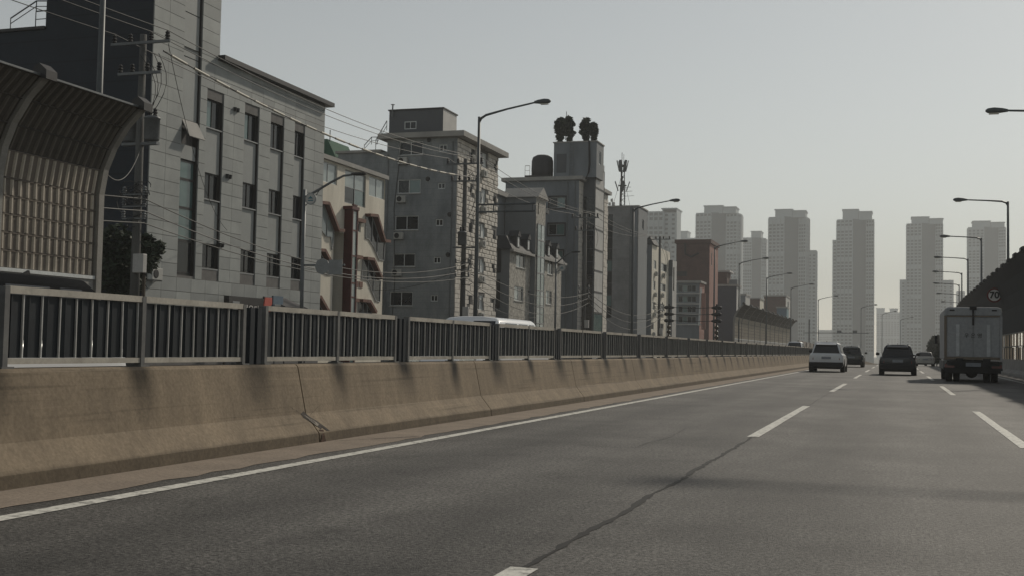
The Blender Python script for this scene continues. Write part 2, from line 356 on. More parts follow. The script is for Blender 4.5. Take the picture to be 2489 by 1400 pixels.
# a wall face with real openings: plane 'X' faces the road (+X), plane 'Y' faces the camera (-Y)
def holed(mb, plane, c, u0, u1, v0, v1, holes, dep, m=0, mr=None):
    mr = m if mr is None else mr
    us = sorted({u0, u1, *[min(max(h[i], u0), u1) for h in holes for i in (0, 1)]}); vs = sorted({v0, v1, *[min(max(h[i], v0), v1) for h in holes for i in (2, 3)]})
    def P(u, v, d=0): return (c-d, u, v) if plane == 'X' else (u, c+d, v)
    for i in range(len(us)-1):
        for j in range(len(vs)-1):
            uc, vc = (us[i]+us[i+1])/2, (vs[j]+vs[j+1])/2
            if any(h[0] < uc < h[1] and h[2] < vc < h[3] for h in holes): continue
            mb.add([P(us[i], vs[j]), P(us[i+1], vs[j]), P(us[i+1], vs[j+1]), P(us[i], vs[j+1])], [(0, 1, 2, 3)], m)
    for h in holes:
        a, b, cc, d = h[:4]; dp = h[4] if len(h) > 4 else dep
        q = [P(a, cc), P(b, cc), P(b, d), P(a, d)]; k = [P(a, cc, dp), P(b, cc, dp), P(b, d, dp), P(a, d, dp)]
        mb.add(q+k, [(0, 1, 5, 4), (1, 2, 6, 5), (2, 3, 7, 6), (3, 0, 4, 7), (4, 5, 6, 7)], mr)
def shell(parent, x0, x1, y0, y1, z0, z1, mats, hx=(), hy=(), dep=.14, name='wall'):
    mb = MB()
    holed(mb, 'X', x1, y0, y1, z0, z1, list(hx), dep, 0); holed(mb, 'Y', y0, x0, x1, z0, z1, list(hy), dep, 1)
    mb.add([(x0,y0,z0),(x1,y0,z0),(x1,y1,z0),(x0,y1,z0),(x0,y0,z1),(x1,y0,z1),(x1,y1,z1),(x0,y1,z1)], [(4,5,6,7),(2,3,7,6),(3,0,4,7)], 0)
    return mb.build(name, mats, parent, fix=False)
def window(parent, plane, c, rect, dep=.14, cols=2, rows=1, fm=None, gms=None, fw=.06, sill=None, label=None):
    fm = fm or whiteframe; gms = gms or [glass]; u0, u1, v0, v1 = rect[:4]; mb = MB()
    def B(a, b, e, f, d0, d1):
        if plane == 'X': mb.box(c-d0, c-d1, a, b, e, f)
        else: mb.box(a, b, c+d0, c+d1, e, f)
    e = .006; a, b, p, q = u0+e, u1-e, v0+e, v1-e; d0, d1 = dep-.09, dep-.012
    B(a, b, p, p+fw, d0, d1); B(a, b, q-fw, q, d0, d1); B(a, a+fw, p+fw, q-fw, d0, d1); B(b-fw, b, p+fw, q-fw, d0, d1)
    wu, wv = (b-a)/cols, (q-p)/rows
    for i in range(1, cols): B(a+wu*i-fw*.4, a+wu*i+fw*.4, p+fw, q-fw, d0, d1)
    for j in range(1, rows): B(a+fw, b-fw, p+wv*j-fw*.4, p+wv*j+fw*.4, d0+.012, d1)
    fr = mb.build('window', fm, parent)
    if label: fr['label'] = label
    k = 0
    for i in range(cols):
        for j in range(rows):
            g = MB(); ua, ub, va, vb = a+wu*i+fw*.4, a+wu*(i+1)-fw*.4, p+wv*j+fw*.4, p+wv*(j+1)-fw*.4
            if plane == 'X': g.box(c-dep+.05, c-dep+.035-.01*(i % 2), ua, ub, va, vb)
            else: g.box(ua, ub, c+dep-.05, c+dep-.035+.01*(i % 2), va, vb)
            g.build('pane', gms[k % len(gms)], fr); k += 1
    if sill:
        s = MB()
        if plane == 'X': s.box(c-.02, c+.07, u0-.06, u1+.06, v0-.07, v0-.01)
        else: s.box(u0-.06, u1+.06, c-.07, c+.02, v0-.07, v0-.01)
        s.build('sill', sill, fr)
    return fr
def aircon(parent, plane, c, u, v):                      # split-type outdoor unit on a bracket
    mb = MB(); wv = .8
    if plane == 'Y': mb.box(u-wv/2, u+wv/2, c-.36, c-.08, v, v+.55); ce = (u-.12, c-.37, v+.28)
    else: mb.box(c+.08, c+.36, u-wv/2, u+wv/2, v, v+.55); ce = (c+.37, u-.12, v+.28)
    o = mb.build('air_conditioner', whiteframe_ac, parent, bevel=.02)
    MB().lathe([(.21, -.012), (.21, .0), (.17, .012)], ce, 16, 'Y' if plane == 'Y' else 'X').build('fan_grille', plastic, o)
    b = MB()
    for s in (-.3, .3):
        if plane == 'Y': b.box(u+s-.02, u+s+.02, c-.4, c-.003, v-.05, v-.012)
        else: b.box(c+.003, c+.4, u+s-.02, u+s+.02, v-.05, v-.012)
    b.build('bracket', galv, o)
    return o
whiteframe_ac = M('aircon_casing', (.42, .42, .40), (.33, .33, .31), 2, .6, streak=.3)

# ================================================================== SETTING
# ground, both carriageways
def sheet(name, xa, xb, y0, y1, step, m, z=0.0, follow=True):
    mb = MB(); ys = []; y = y0
    while y < y1: ys.append(y); y += step(y) if callable(step) else step
    ys.append(y1); vs = []
    for y in ys:
        o = rdx(y) if follow else 0; vs += [(xa+o, y, rdz(y)+z), (xb+o, y, rdz(y)+z)]
    mb.add(vs, [(2*i, 2*i+1, 2*i+3, 2*i+2) for i in range(len(ys)-1)]); return mb.build(name, m, None, fix=False)
st = lambda y: 6 if y < 400 else 100
struct(sheet('ground', -1400, 1400, -80, 2900, st, groundm, -.25, False))
road = struct(sheet('road', -6.4, 6.95, -40, 700, st, asphalt))
struct(sheet('opposite_road', -20.9, -7.25, -40, 700, st, asphalt))
struct(sheet('side_road', -32.9, -22.0, -40, 330, st, asphalt, -.02))
def strip_on(parent, name, x0, x1, y0, y1, m, z=.004, step=4, jag=0):
    mb = MB(); n = max(1, int((y1-y0)/step)); vs = []
    for i in range(n+1):
        y = y0+(y1-y0)*i/n; o = rdx(y); vs += [(x0+o, y, rdz(y)+z), (x1+o+random.uniform(-jag, jag), y, rdz(y)+z)]
    mb.add(vs, [(2*i, 2*i+1, 2*i+3, 2*i+2) for i in range(n)]); return mb.build(name, m, parent, fix=False)
strip_on(road, 'edge_line', -5.47, -5.32, -20, 330, paint, .005, 3, .008)
strip_on(road, 'edge_line', 5.15, 5.30, -20, 330, paint, .005, 3, .008)
strip_on(road, 'dusty_gutter', -6.42, -5.68, -20, 200, gutter, .0045, .35, .05)
for k in range(-2, 11):
    for x in (-1.84, 1.55): strip_on(road, 'lane_dash', x-.075, x+.075, 16.1+20.1*k, 26.0+20.1*k, paint, .005, 1.2, .01)
opp = bpy.data.objects['opposite_road']
for k in range(-1, 12):
    for x in (-10.9, -14.3, -17.7): strip_on(opp, 'lane_dash', x-.075, x+.075, 12+20.1*k, 22+20.1*k, paint, .005, 2)
def ribbon(parent, name, pts, wd, m, z=.0035):           # an uneven crack lying on the asphalt
    mb = MB(); vs = []
    for i, (x, y) in enumerate(pts):
        h = wd*random.uniform(.25, 1.0)*(0.25 if i in (0, len(pts)-1) else 1); vs += [(x-h, y, z), (x+h, y, z)]
    mb.add(vs, [(2*i, 2*i+1, 2*i+3, 2*i+2) for i in range(len(pts)-1)]); return mb.build(name, m, parent, fix=False)
def wander(x, y0, y1, step, amp):
    p = []; y = y0; off = 0
    while y < y1:
        off = off*.8+random.uniform(-amp, amp); p.append((x+off, y)); y += step*random.uniform(.6, 1.4)
    return p
ribbon(road, 'crack', wander(-1.83, 5.5, 16.15, .12, .012), .036, crackm)
ribbon(road, 'crack', wander(-1.83, 26.0, 36.2, .3, .012), .012, crackm)
ribbon(road, 'crack', wander(1.56, 11.5, 16.3, .2, .012), .016, crackm)
ribbon(road, 'crack', [(-1.83-.12*i+random.uniform(-.02, .02), 12.1+.03*i) for i in range(8)], .014, crackm)
ribbon(road, 'crack', wander(-2.9, 13.5, 17.5, .25, .03), .005, seam)

# ------------------------------------------------------------------ median: concrete barrier
def bprof(z):                                            # x of the barrier face towards us at height z
    for (za, xa), (zb, xb) in zip(BP, BP[1:]):
        if za <= z <= zb: return xa+(xb-xa)*(z-za)/(zb-za)
BP = [(0, -6.35), (.11, -6.36), (.33, -6.54), (.87, -6.66), (.90, -6.69)]
ring = [(x, z) for z, x in BP]+[(-6.97, .9), (-7.0, .87), (-7.1, .33), (-7.29, .11), (-7.3, -.02), (-6.35, -.02)]
ring = [ring[-1]]+ring[1:-1] if False else ring
mbar = empty('median_barrier', (-6.8, 12, 0), 'long dusty brown concrete median barrier below the dark slatted fence', 'barrier')
y = -12.0
while y < 330:
    mb = MB(); ye = y+6.08; n = 1 if ye < 115 else 2
    mb.loft([[(px+rdx(yy), yy, pz+rdz(yy)) for px, pz in ring] for yy in [y+.012+(ye-y-.024)*i/n for i in range(n+1)]])
    mb.build('barrier_segment', barrierm, mbar); y = ye
def on_face(pts, name, m, parent, off=.006):             # polygon (y, z) laid on the barrier face, fan triangulated
    cy = sum(p[0] for p in pts)/len(pts); cz = sum(p[1] for p in pts)/len(pts); q = [(cy, cz)]+pts
    MB().add([(bprof(max(.005, z))+off, yy, max(.005, z)) for yy, z in q], [(0, i, i % len(pts)+1) for i in range(1, len(pts)+1)]).build(name, m, parent, fix=False)
brokenm = M('broken_concrete', (.30, .27, .23), (.10, .09, .08), 14, .95, .8, 30); rustm = M('rusty_stain', (.07, .035, .02), (.03, .02, .015), 8, .9)
on_face([(12.20, .335), (12.27, .36), (12.34, .30), (12.44, .25), (12.55, .17), (12.60, .12), (12.53, .125), (12.50, .17), (12.42, .15), (12.36, .20), (12.27, .25), (12.21, .29)], 'spalled_patch', spallm, mbar, .005)  # flat dark patch standing in for the hollow of the chip
on_face([(12.24, .325), (12.29, .33), (12.36, .265), (12.45, .205), (12.37, .185), (12.3, .235)], 'spalled_patch', brokenm, mbar, .010)
on_face([(12.36, .15), (12.46, .14), (12.44, .08), (12.47, .006), (12.33, .006), (12.37, .07)], 'spalled_patch', rustm, mbar, .008)
def face_crack(pts, wd):
    mb = MB(); vs = []
    for yy, z in pts:
        h = wd*random.uniform(.4, 1); vs += [(bprof(z)+.007, yy-h, z), (bprof(z)+.007, yy+h, z)]
    mb.add(vs, [(2*i, 2*i+1, 2*i+3, 2*i+2) for i in range(len(pts)-1)]).build('crack', crackm, mbar, fix=False)
face_crack([(12.4+.035*i+random.uniform(-.02, .02), .31+.012*i) for i in range(9)], .006)
face_crack([(12.2-.04*i+random.uniform(-.02, .02), .33+.016*i) for i in range(8)], .005)
ribbon(road, 'crack', [(-6.3+.06*i, 12.55+.12*i+random.uniform(-.03, .03)) for i in range(11)], .018, crackm, .007)

# ------------------------------------------------------------------ median: glare fence on the barrier
fence = empty('median_fence', (-6.82, 12, .9), 'dark slatted glare fence with tan steel rails along the top of the median barrier', 'fence')
FX, P0, PIT = -6.78, 7.65, 4.07
def slat_mesh(wd, h):
    mb = MB(); mb.box(-.012, .012, -wd/2, wd/2, 0, h, 0)
    for s_ in (-1, 1): mb.box(-.016, .030, s_*wd/2-.006, s_*wd/2+.006, 0, h, 1 if s_ > 0 else 0)  # far edge is pale: its colour stands in for the sun it catches
    return mb.mesh('slat', [slatm, slate2])
postm = M('fence_post', (.15, .15, .145), (.10, .10, .10), 3, .65)
slat_me, thick_me = slat_mesh(.148, .512), MB().box(-.03, .03, -.06, .06, 0, .62).mesh('slat', slatm)
far = MB()
for k in range(-2, 46):
    ya = P0+PIT*k; yo = rdx(ya+1.8); zo = rdz(ya+1.8); x = FX+yo; mb = MB()
    for a, b in ((ya, ya+1.80), (ya+1.80, ya+3.60)):
        mb.box(x-.03, x+.035, a+.028, b-.028, 1.503+zo, 1.56+zo); mb.box(x-.03, x+.03, a+.028, b-.028, .935+zo, .982+zo)
    for q in (ya, ya+1.8, ya+3.6): mb.box(x-.04, x+.04, q-.028, q+.028, .89+zo, 1.555+zo, 1)
    for q in (ya, ya+1.8, ya+3.6): mb.box(x-.07, x+.07, q-.07, q+.07, .89+zo, .915+zo, 1)
    fr = mb.build('fence_frame', [rail, postm], fence)
    for a in (ya, ya+1.8):
        for i in range(8):
            yc = a+.035+(1.73)*(i+.5)/8+random.uniform(-.008, .008)
            if k < 16: piece('slat', slat_me, fr, (x-.01, yc, .985+zo), (1, random.uniform(.94, 1.04), 1), (random.uniform(-.012, .012), 0, random.uniform(-.05, .05)))
            else: far.box(x-.02, x+.01, yc-.08, yc+.08, .985+zo, 1.497+zo)
    for q in (3.78, 3.93):
        if k < 16: piece('slat', thick_me, fr, (x, ya+q, .905+zo), (1, .75, 1))
        else: far.box(x-.03, x+.03, ya+q-.05, ya+q+.05, .905+zo, 1.52+zo)
o = far.build('slat', slatm, fence); o['kind'] = 'stuff'

# ------------------------------------------------------------------ noise walls
NP = [(0, 2.9), (0, 3.36), (0, 3.82), (0, 4.28), (0, 4.74), (0, 5.2), (.12, 5.9), (.38, 6.5), (.8, 7.1), (1.35, 7.62)]
def rib_panel(length, h, ms):
    mb = MB(); mb.box(-.03, 0, -length/2, length/2, 0, h-.012, 0); mb.box(-.03, .03, -length/2, length/2, h-.04, h-.012, 0)
    n = int(length/.27)
    for i in range(n):
        yc = -length/2+length*(i+.5)/n; mb.prism([(0, yc-.05, .015), (0, yc+.05, .015), (.05, yc+.022, .015), (.05, yc-.022, .015)], (0, 0, h-.065), 1)
    return mb.mesh('noise_panel', ms)
def noise_wall(root, xb, Y0, Y1, bay, follow=False, detail=True):
    nb = round((Y1-Y0)/bay); cache = {}
    for i in range(nb+1):
        yy = Y0+bay*i; xo = rdx(yy) if follow else 0; zo = rdz(yy) if follow else 0; X = xb+xo
        rings = [[(X+o-.12, yy-.11, z+zo), (X+o+.13, yy-.11, z+zo), (X+o+.13, yy+.11, z+zo), (X+o-.12, yy+.11, z+zo)] for o, z in [(0, -.1)]+NP]
        p = MB().loft(rings).build('post', panelpost, root)
        o, z = NP[-1]; c = MB(); c.prism([(X+o-.18, yy-.2, z+zo-.02), (X+o+.22, yy-.2, z+zo-.1), (X+o+.22, yy-.2, z+zo+.12), (X+o, yy-.2, z+zo+.3), (X+o-.18, yy-.2, z+zo+.2)], (0, .4, 0)); c.build('post_cap', darktrim, p)
        if i == nb: break
        ym = yy+bay/2
        MB().box(X-.15, X+.05, yy+.12, yy+bay-.12, -.3+zo, 2.8+zo).build('base_wall', concrete, root)
        MB().box(X-.12, X+.09, yy+.12, yy+bay-.12, 2.8+zo, 2.895+zo).build('base_rail', whiteframe, root)
        for (o0, z0), (o1, z1) in zip(NP, NP[1:]):
            h = math.hypot(o1-o0, z1-z0); key = (round(h, 3), z0 > 5.5)
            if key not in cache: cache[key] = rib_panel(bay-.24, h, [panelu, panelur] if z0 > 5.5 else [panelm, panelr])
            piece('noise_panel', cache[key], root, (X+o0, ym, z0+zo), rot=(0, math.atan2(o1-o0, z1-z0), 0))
        o, z = NP[-1]; MB().box(X+o-.03, X+o+.05, yy+.2, yy+bay-.2, z+zo-.02, z+zo+.03).build('coping', galv, root)
nw = empty('noise_wall', (-21.5, 22, 0), 'brown ribbed noise wall with curved-over top beside the dark grey building', 'noise wall')
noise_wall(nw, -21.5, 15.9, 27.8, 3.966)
nw2 = empty('noise_wall', (-21.5, 165, 0), 'distant ribbed noise wall with dark curved top in front of small far buildings', 'noise wall')
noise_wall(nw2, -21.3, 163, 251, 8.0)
nw3 = empty('noise_wall', (-20, 260, -4), 'plain low noise wall continuing behind the white off-road car', 'noise wall')
for i in range(8):
    ya = 251.2+9*i; X = -20.9+rdx(ya)*.25
    MB().box(X-.15, X+.1, ya, ya+8.9, -5, 4.6+rdz(ya)*.4).build('noise_panel', panelm, nw3)

rw = empty('noise_wall', (6.9, 100, 0), 'tall dark noise wall leaning over the road behind the box truck', 'noise wall')
RP = [(0, 2.6), (0, 4.2), (-.12, 5.0), (-.36, 5.8), (-.78, 6.65)]
strip_me = MB().box(-.02, .02, -.4, .4, 0, .735).mesh('translucent_strip', strip)
for i in range(46):
    yy = 30+4*i; xo, zo = rdx(yy+2), rdz(yy+2); X = 6.9+xo
    MB().prism([(X-.5, yy+.01, zo-.1), (X-.48, yy+.01, zo+.15), (X-.22, yy+.01, zo+.35), (X-.13, yy+.01, zo+.92), (X+.2, yy+.01, zo+.92), (X+.2, yy+.01, zo-.1)], (0, 3.98, 0)).build('barrier_segment', concrete, rw)
    MB().loft([[(X+o+.02, yy-.1, z+zo), (X+o+.16, yy-.1, z+zo), (X+o+.16, yy+.1, z+zo), (X+o+.02, yy+.1, z+zo)] for o, z in [(0, .92)]+RP]).build('post', darkpanel, rw)
    mb = MB(); prof = RP+[(o+.1, z) for o, z in reversed(RP)]
    mb.loft([[(X+o, q, z+zo) for o, z in prof] for q in (yy+.008, yy+3.992)]).build('noise_panel', darkpanel, rw)
    o, z = RP[-1]; MB().prism([(X+o-.06, yy-.45, z+zo-.10), (X+o+.2, yy-.45, z+zo-.15), (X+o+.2, yy-.45, z+zo+.08), (X+o+.05, yy-.45, z+zo+.16), (X+o-.06, yy-.45, z+zo+.1)], (0, .9, 0)).build('post_cap', darktrim, rw)
    MB().box(X-.03, X+.06, yy+.1, yy+3.9, 1.74+zo, 1.80+zo).box(X-.03, X+.06, yy+.1, yy+3.9, 2.54+zo, 2.61+zo).box(X-.03, X+.06, yy+.1, yy+3.9, .921+zo, .97+zo).build('rail', panelpost, rw)
    for j in range(2):
        for zz in (.972, 1.802):
            yc = yy+1.1+1.8*j+random.uniform(-.1, .1); piece('translucent_strip', strip_me, rw, (X+.0, yc, zz+zo), (1, random.uniform(.75, 1.15), 1))
            MB().box(X-.01, X+.05, yc+.46, yc+1.2, zz+zo, zz+.735+zo).build('dark_infill', darkpanel, rw) if zz < 1 else None
# speed limit sign on the wall
p = onX(2417, 717, 6.35); sg = empty('speed_limit_sign', p, 'round red-rimmed speed limit sign reading 70 on the dark noise wall', 'road sign')
MB().lathe([(.5, 0), (.5, .03)], p, 32, 'Y').build('plate', signred, sg)
MB().lathe([(.385, -.006), (.385, 0)], p, 32, 'Y').build('face', signwhite, sg)
text('70', sg, p+Vector((0, -.012, 0)), .62, 'Y', signblack, bold=.02)
MB().box(p.x+.0, p.x+.75, p.y+.035, p.y+.09, p.z-.04, p.z+.04).build('bracket', galv, sg)

# ================================================================== BUILDINGS ALONG THE SIDE ROAD
GZ = -.3
def bpart(parent, name, m, *boxes):
    mb = MB()
    for b in boxes: mb.box(*b)
    return mb.build(name, m, parent)
def slats_rail(parent, pts, h=1.0, n=None, m=None, posts=True):   # a steel handrail along pts
    mb = MB(); pts = [Vector(p) for p in pts]; up = Vector((0, 0, h))
    mb.tube([p+up for p in pts], .035, 6); mb.tube([p+up*.5 for p in pts], .022, 6)
    for a, b in zip(pts, pts[1:]):
        k = max(1, int((b-a).length/.9))
        for i in range(k+1): q = a.lerp(b, i/k); mb.tube([q, q+up], .025, 6)
    return mb.build('handrail', m or galv, parent)

# ---- 1: tall grey granite building with dark side wall
X1 = -33.0; Y1a, Y1t, Y1b = 46.15, 51.8, 63.5; Z1 = 15.45
b1 = empty('granite_building', (-40, 55, GZ), 'big grey granite-clad building with tall slit windows and a dark side wall', 'building')
SA = onX(437, 430, X1).y, onX(478, 430, X1).y
SS = [(onX(a, 455, X1).y, onX(b, 455, X1).y) for a, b in ((496, 535), (589, 623), (653, 684), (712, 735))]
zr = [(onX(531, 317, X1).z, onX(531, 249, X1).z), (onX(514, 486, X1).z, onX(514, 423, X1).z), (onX(492, 651, X1).z, onX(492, 591, X1).z)]
sa_lo = onX(425, 668, X1).z
hx = [(SA[0], SA[1], sa_lo, 19.6, .22)]
lowh = [(a, b, zr[2][0], zr[0][1], .24) for a, b in SS]
h0 = hx[0]
mb = MB(); holed(mb, 'X', X1, Y1a, Y1b, GZ, Z1, [(h0[0], h0[1], h0[2], Z1, .22)]+lowh, .22, 0, 2)
holed(mb, 'X', X1, Y1a, Y1t, Z1, 26, [(h0[0], h0[1], Z1, h0[3], .22)], .22, 0, 2)
xb, xs = -62.0, onY(113, 40, Y1a).x; zs = onY(60, 76, Y1a).z
holed(mb, 'Y', Y1a, xs, X1, GZ, 26, [], 0, 1); holed(mb, 'Y', Y1a, xb, xs, GZ, zs, [], 0, 1)
mb.add([(xs, Y1a, zs), (xs, Y1t, zs), (xs, Y1t, 26), (xs, Y1a, 26)], [(0, 1, 2, 3)], 1)
mb.add([(xs, Y1t, Z1), (X1, Y1t, Z1), (X1, Y1t, 26), (xs, Y1t, 26)], [(0, 1, 2, 3)], 0)
mb.add([(xs, Y1a, 26), (X1, Y1a, 26), (X1, Y1t, 26), (xs, Y1t, 26)], [(0, 1, 2, 3)], 0)
mb.add([(xb, Y1t, Z1), (X1, Y1t, Z1), (X1, Y1b, Z1), (xb, Y1b, Z1)], [(0, 1, 2, 3)], 0)
mb.add([(xb, Y1a, zs), (xs, Y1a, zs), (xs, Y1t, zs), (xb, Y1t, zs)], [(0, 1, 2, 3)], 1)
mb.add([(xb, Y1b, GZ), (X1, Y1b, GZ), (X1, Y1b, Z1), (xb, Y1b, Z1)], [(0, 1, 2, 3)], 0)
mb.add([(xb, Y1a, GZ), (xb, Y1b, GZ), (xb, Y1b, Z1), (xb, Y1a, Z1)], [(0, 1, 2, 3)], 0)
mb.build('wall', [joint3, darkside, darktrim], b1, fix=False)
bpart(b1, 'coping', darktrim, (X1-.5, X1+.45, Y1t-.15, Y1b+.45, Z1, Z1+.24), )
bpart(b1, 'parapet_edge', darktrim, (xb, xs-.02, Y1a-.12, Y1a+.2, zs+.002, zs+.14))
# granite panels, each a slab with an open joint
pm = ucube(stone1, 'granite_panel'); pm2 = ucube(M('grey_granite_darker', (.275, .288, .282), (.22, .232, .228), .55, .65, .05, 40, fine=.06), 'granite_panel'); restp = MB(); cnt = 0
iv = [(Y1a+.02, SA[0]-.05)]+[(a+.04, b-.04) for a, b in zip([SA[1]]+[q[1] for q in SS], [q[0] for q in SS])]+[(SS[-1][1]+.04, Y1b-.01)]
def cols_of(a, b): k = max(1, round((b-a)/1.25)); return [(a+(b-a)*i/k, a+(b-a)*(i+1)/k) for i in range(k)]
z = .3; row = 0
while z < 19.2:
    h = .64; top = z+h
    if z < Z1-.3: top = min(top, Z1-.003)
    if z > zr[0][1]-.05 and z < Z1: rows_iv = [iv[0], (SA[1]+.05, Y1b-.01)]
    elif top < zr[2][0]-.05: rows_iv = ([(Y1a+.02, Y1b-.01)] if top < sa_lo else [iv[0], (SA[1]+.05, Y1b-.01)])
    else: rows_iv = iv
    if z >= Z1-.3: rows_iv = [iv[0], (SA[1]+.05, Y1t-.01)]
    for a, b in rows_iv:
        for (p, q) in cols_of(a, b):
            if z < 2.2 or cnt >= 290: restp.box(X1, X1+.05, p+.006, q-.006, z+.006, top-.006)
            else: piece('granite_panel', random.choice((pm, pm, pm2)), b1, (X1+.025, (p+q)/2, (z+top)/2), (.05+random.uniform(-.004, .004), q-p-.016, top-z-.018)); cnt += 1
    z = top+.004
o = restp.build('granite_panel', stone1, b1); o['kind'] = 'stuff'
for a, b in SS:
    for i, (z0, z1) in enumerate(zr):
        window(b1, 'X', X1-.05, (a, b, z0, z1), .19, 2, 1, darktrim, [glassg if (i == 0 and a < SS[2][0]) else glass, glass], .045, greyframe)
    for (zl, zh) in ((zr[1][1], zr[0][0]), (zr[2][1], zr[1][0])):
        bpart(b1, 'infill_panel', stone1b, (X1-.20, X1-.08, a+.05, b-.05, zl+.02, zh-.09))
zz = [sa_lo, 4.4, 6.0, 7.6, 9.0, 9.9]
for z0, z1 in zip(zz, zz[1:]): window(b1, 'X', X1-.03, (SA[0], SA[1], z0, z1), .19, 1, 1, darktrim, [glass if z0 < 6 else glassg], .05)
for z0, z1 in ((9.95, 10.7), (11.9, 15.0), (15.0, 17.2), (17.2, 19.55)): bpart(b1, 'infill_panel', stone1b, (X1-.2, X1-.08, SA[0]+.06, SA[1]-.06, z0+.02, z1-.03))
MB().prism([(X1-.05, SA[0]+.05, 11.85), (X1+.42, SA[0]+.05, 11.0), (X1+.45, SA[0]+.05, 11.03), (X1-.02, SA[0]+.05, 11.88)], (0, SA[1]-SA[0]-.1, 0)).build('open_vent_window', slab, b1)
for px, py in ((575, 268), (556, 430), (537, 597)):
    q = onX(px, py, X1+.1); mb = MB()
    for s_ in (-.14, .14): mb.lathe([(.08, -.1), (.1, .1)], q+Vector((0, s_, 0)), 10)
    mb.box(q.x-.05, q.x-.02, q.y-.1, q.y+.1, q.z-.04, q.z+.04); mb.build('wall_lamp', plastic, b1)
slats_rail(b1, [onY(25, 72, Y1a+1), onY(88, 30, Y1a+1)+Vector((0, 0, -.0)), onY(114, 30, Y1a+1)], .0+.55)
slats_rail(b1, [onY(86, 68, Y1a+.6), onY(112, 66, Y1a+.6)], .8)
aircon(b1, 'X', X1+.05, onX(352, 672, X1).y+.4, onX(352, 680, X1).z)

# ---- 2: cream stucco building with red hoods and slanting windows
X2 = -35.0; Y2a, Y2b = onX(760, 600, X2).y-.9, onX(933, 560, X2).y; Z2 = onX(943, 440, X2).z
b2 = empty('cream_building', (-40, 72, GZ), 'cream stucco building with slanting windows under red-brown hoods', 'building')
def z2(x, y): return 730+x/4.375, 440+y/4.375
wins = [(rX(X2, 778, 396, 820, 446), 2), (rX(X2, 838, 420, 889, 500), 2), (rX(X2, 897, 434, 936, 482), 2)]
small = [rX(X2, *z2(580, 445), *z2(643, 545)), rX(X2, *z2(545, 832), *z2(612, 942)), rX(X2, *z2(500, 1282), *z2(572, 1390))]
rec = rX(X2, *z2(345, 545), *z2(455, 1395))
shell(b2, -46, X2, Y2a, Y2b, GZ, Z2, [cream, cream], [w_[0] for w_ in wins]+small+[(rec[0], rec[1], GZ, rec[3], .9)], dep=.16)
window(b2, 'X', X2, wins[0][0], .16, 2, 1, whiteframe, [glassp]); window(b2, 'X', X2, wins[1][0], .16, 2, 2, greyframe, [glass, glassp, glassg, glassp]); window(b2, 'X', X2, wins[2][0], .16, 2, 1, whiteframe, [glassp])
for r_ in small:
    window(b2, 'X', X2, r_, .16, 1, 1, whiteframe, [glass], .05)
    bpart(b2, 'window_hood', brownred, (X2-.02, X2+.32, r_[0]-.16, r_[1]+.16, r_[3]+.02, r_[3]+.26))
bpart(b2, 'coping', slab, (X2-.4, X2+.22, Y2a-.2, Y2b+.2, Z2, Z2+.28))
def poly2(pts): return [onX(*z2(*p), X2) for p in pts]
for gl, hd in (([(172, 250), (245, 255), (350, 530), (345, 660), (330, 735), (320, 600), (265, 590), (210, 512), (155, 500)], [(170, 235), (250, 245), (358, 530), (415, 533)]),
               ([(115, 750), (200, 755), (288, 900), (330, 1000), (280, 1000), (220, 962), (105, 960)], [(115, 735), (208, 745), (290, 895)]),
               ([(88, 1240), (155, 1240), (250, 1400), (100, 1400)], [(80, 1225), (162, 1232), (255, 1395)]),
               ([(692, 380), (760, 385), (845, 645), (892, 660), (882, 850), (832, 840), (765, 690), (722, 622), (690, 612)], [(690, 368), (772, 376), (852, 642), (908, 648)]),
               ([(660, 842), (725, 848), (820, 1045), (850, 1060), (840, 1280), (797, 1270), (712, 1062), (650, 1042)], [(660, 828), (732, 838), (822, 1042)]),
               ([(612, 1278), (685, 1285), (760, 1400), (612, 1400)], [(610, 1268), (692, 1276), (760, 1395)])):
    g = poly2(gl); o = MB().prism([p+Vector((-.02, 0, 0)) for p in g], (.035, 0, 0)).build('slanting_window', glassp if gl[0][0] == 172 else glass, b2)
    f = MB(); n_ = len(g)
    for i in range(n_): f.bar(g[i]+Vector((.03, 0, 0)), g[(i+1) % n_]+Vector((.03, 0, 0)), .06, .07, 0, (1, 0, 0))
    ys_ = sorted(p.y for p in g)
    for t in (.33, .62):
        yy = ys_[0]+(ys_[-1]-ys_[0])*t; zs_ = []
        for i in range(n_):
            a, b = g[i], g[(i+1) % n_]
            if (a.y-yy)*(b.y-yy) < 0: zs_.append(a.z+(b.z-a.z)*(yy-a.y)/(b.y-a.y))
        if len(zs_) >= 2: f.box(X2+.0, X2+.06, yy-.03, yy+.03, min(zs_), max(zs_))
    f.build('window_frame', greyframe, o)
    h = poly2(hd); mb = MB()
    for a, b in zip(h, h[1:]): mb.bar(a+Vector((.2, 0, .02)), b+Vector((.2, 0, .02)), .44, .2, 0, (0, 0, 1))
    mb.build('window_hood', brownred, b2)
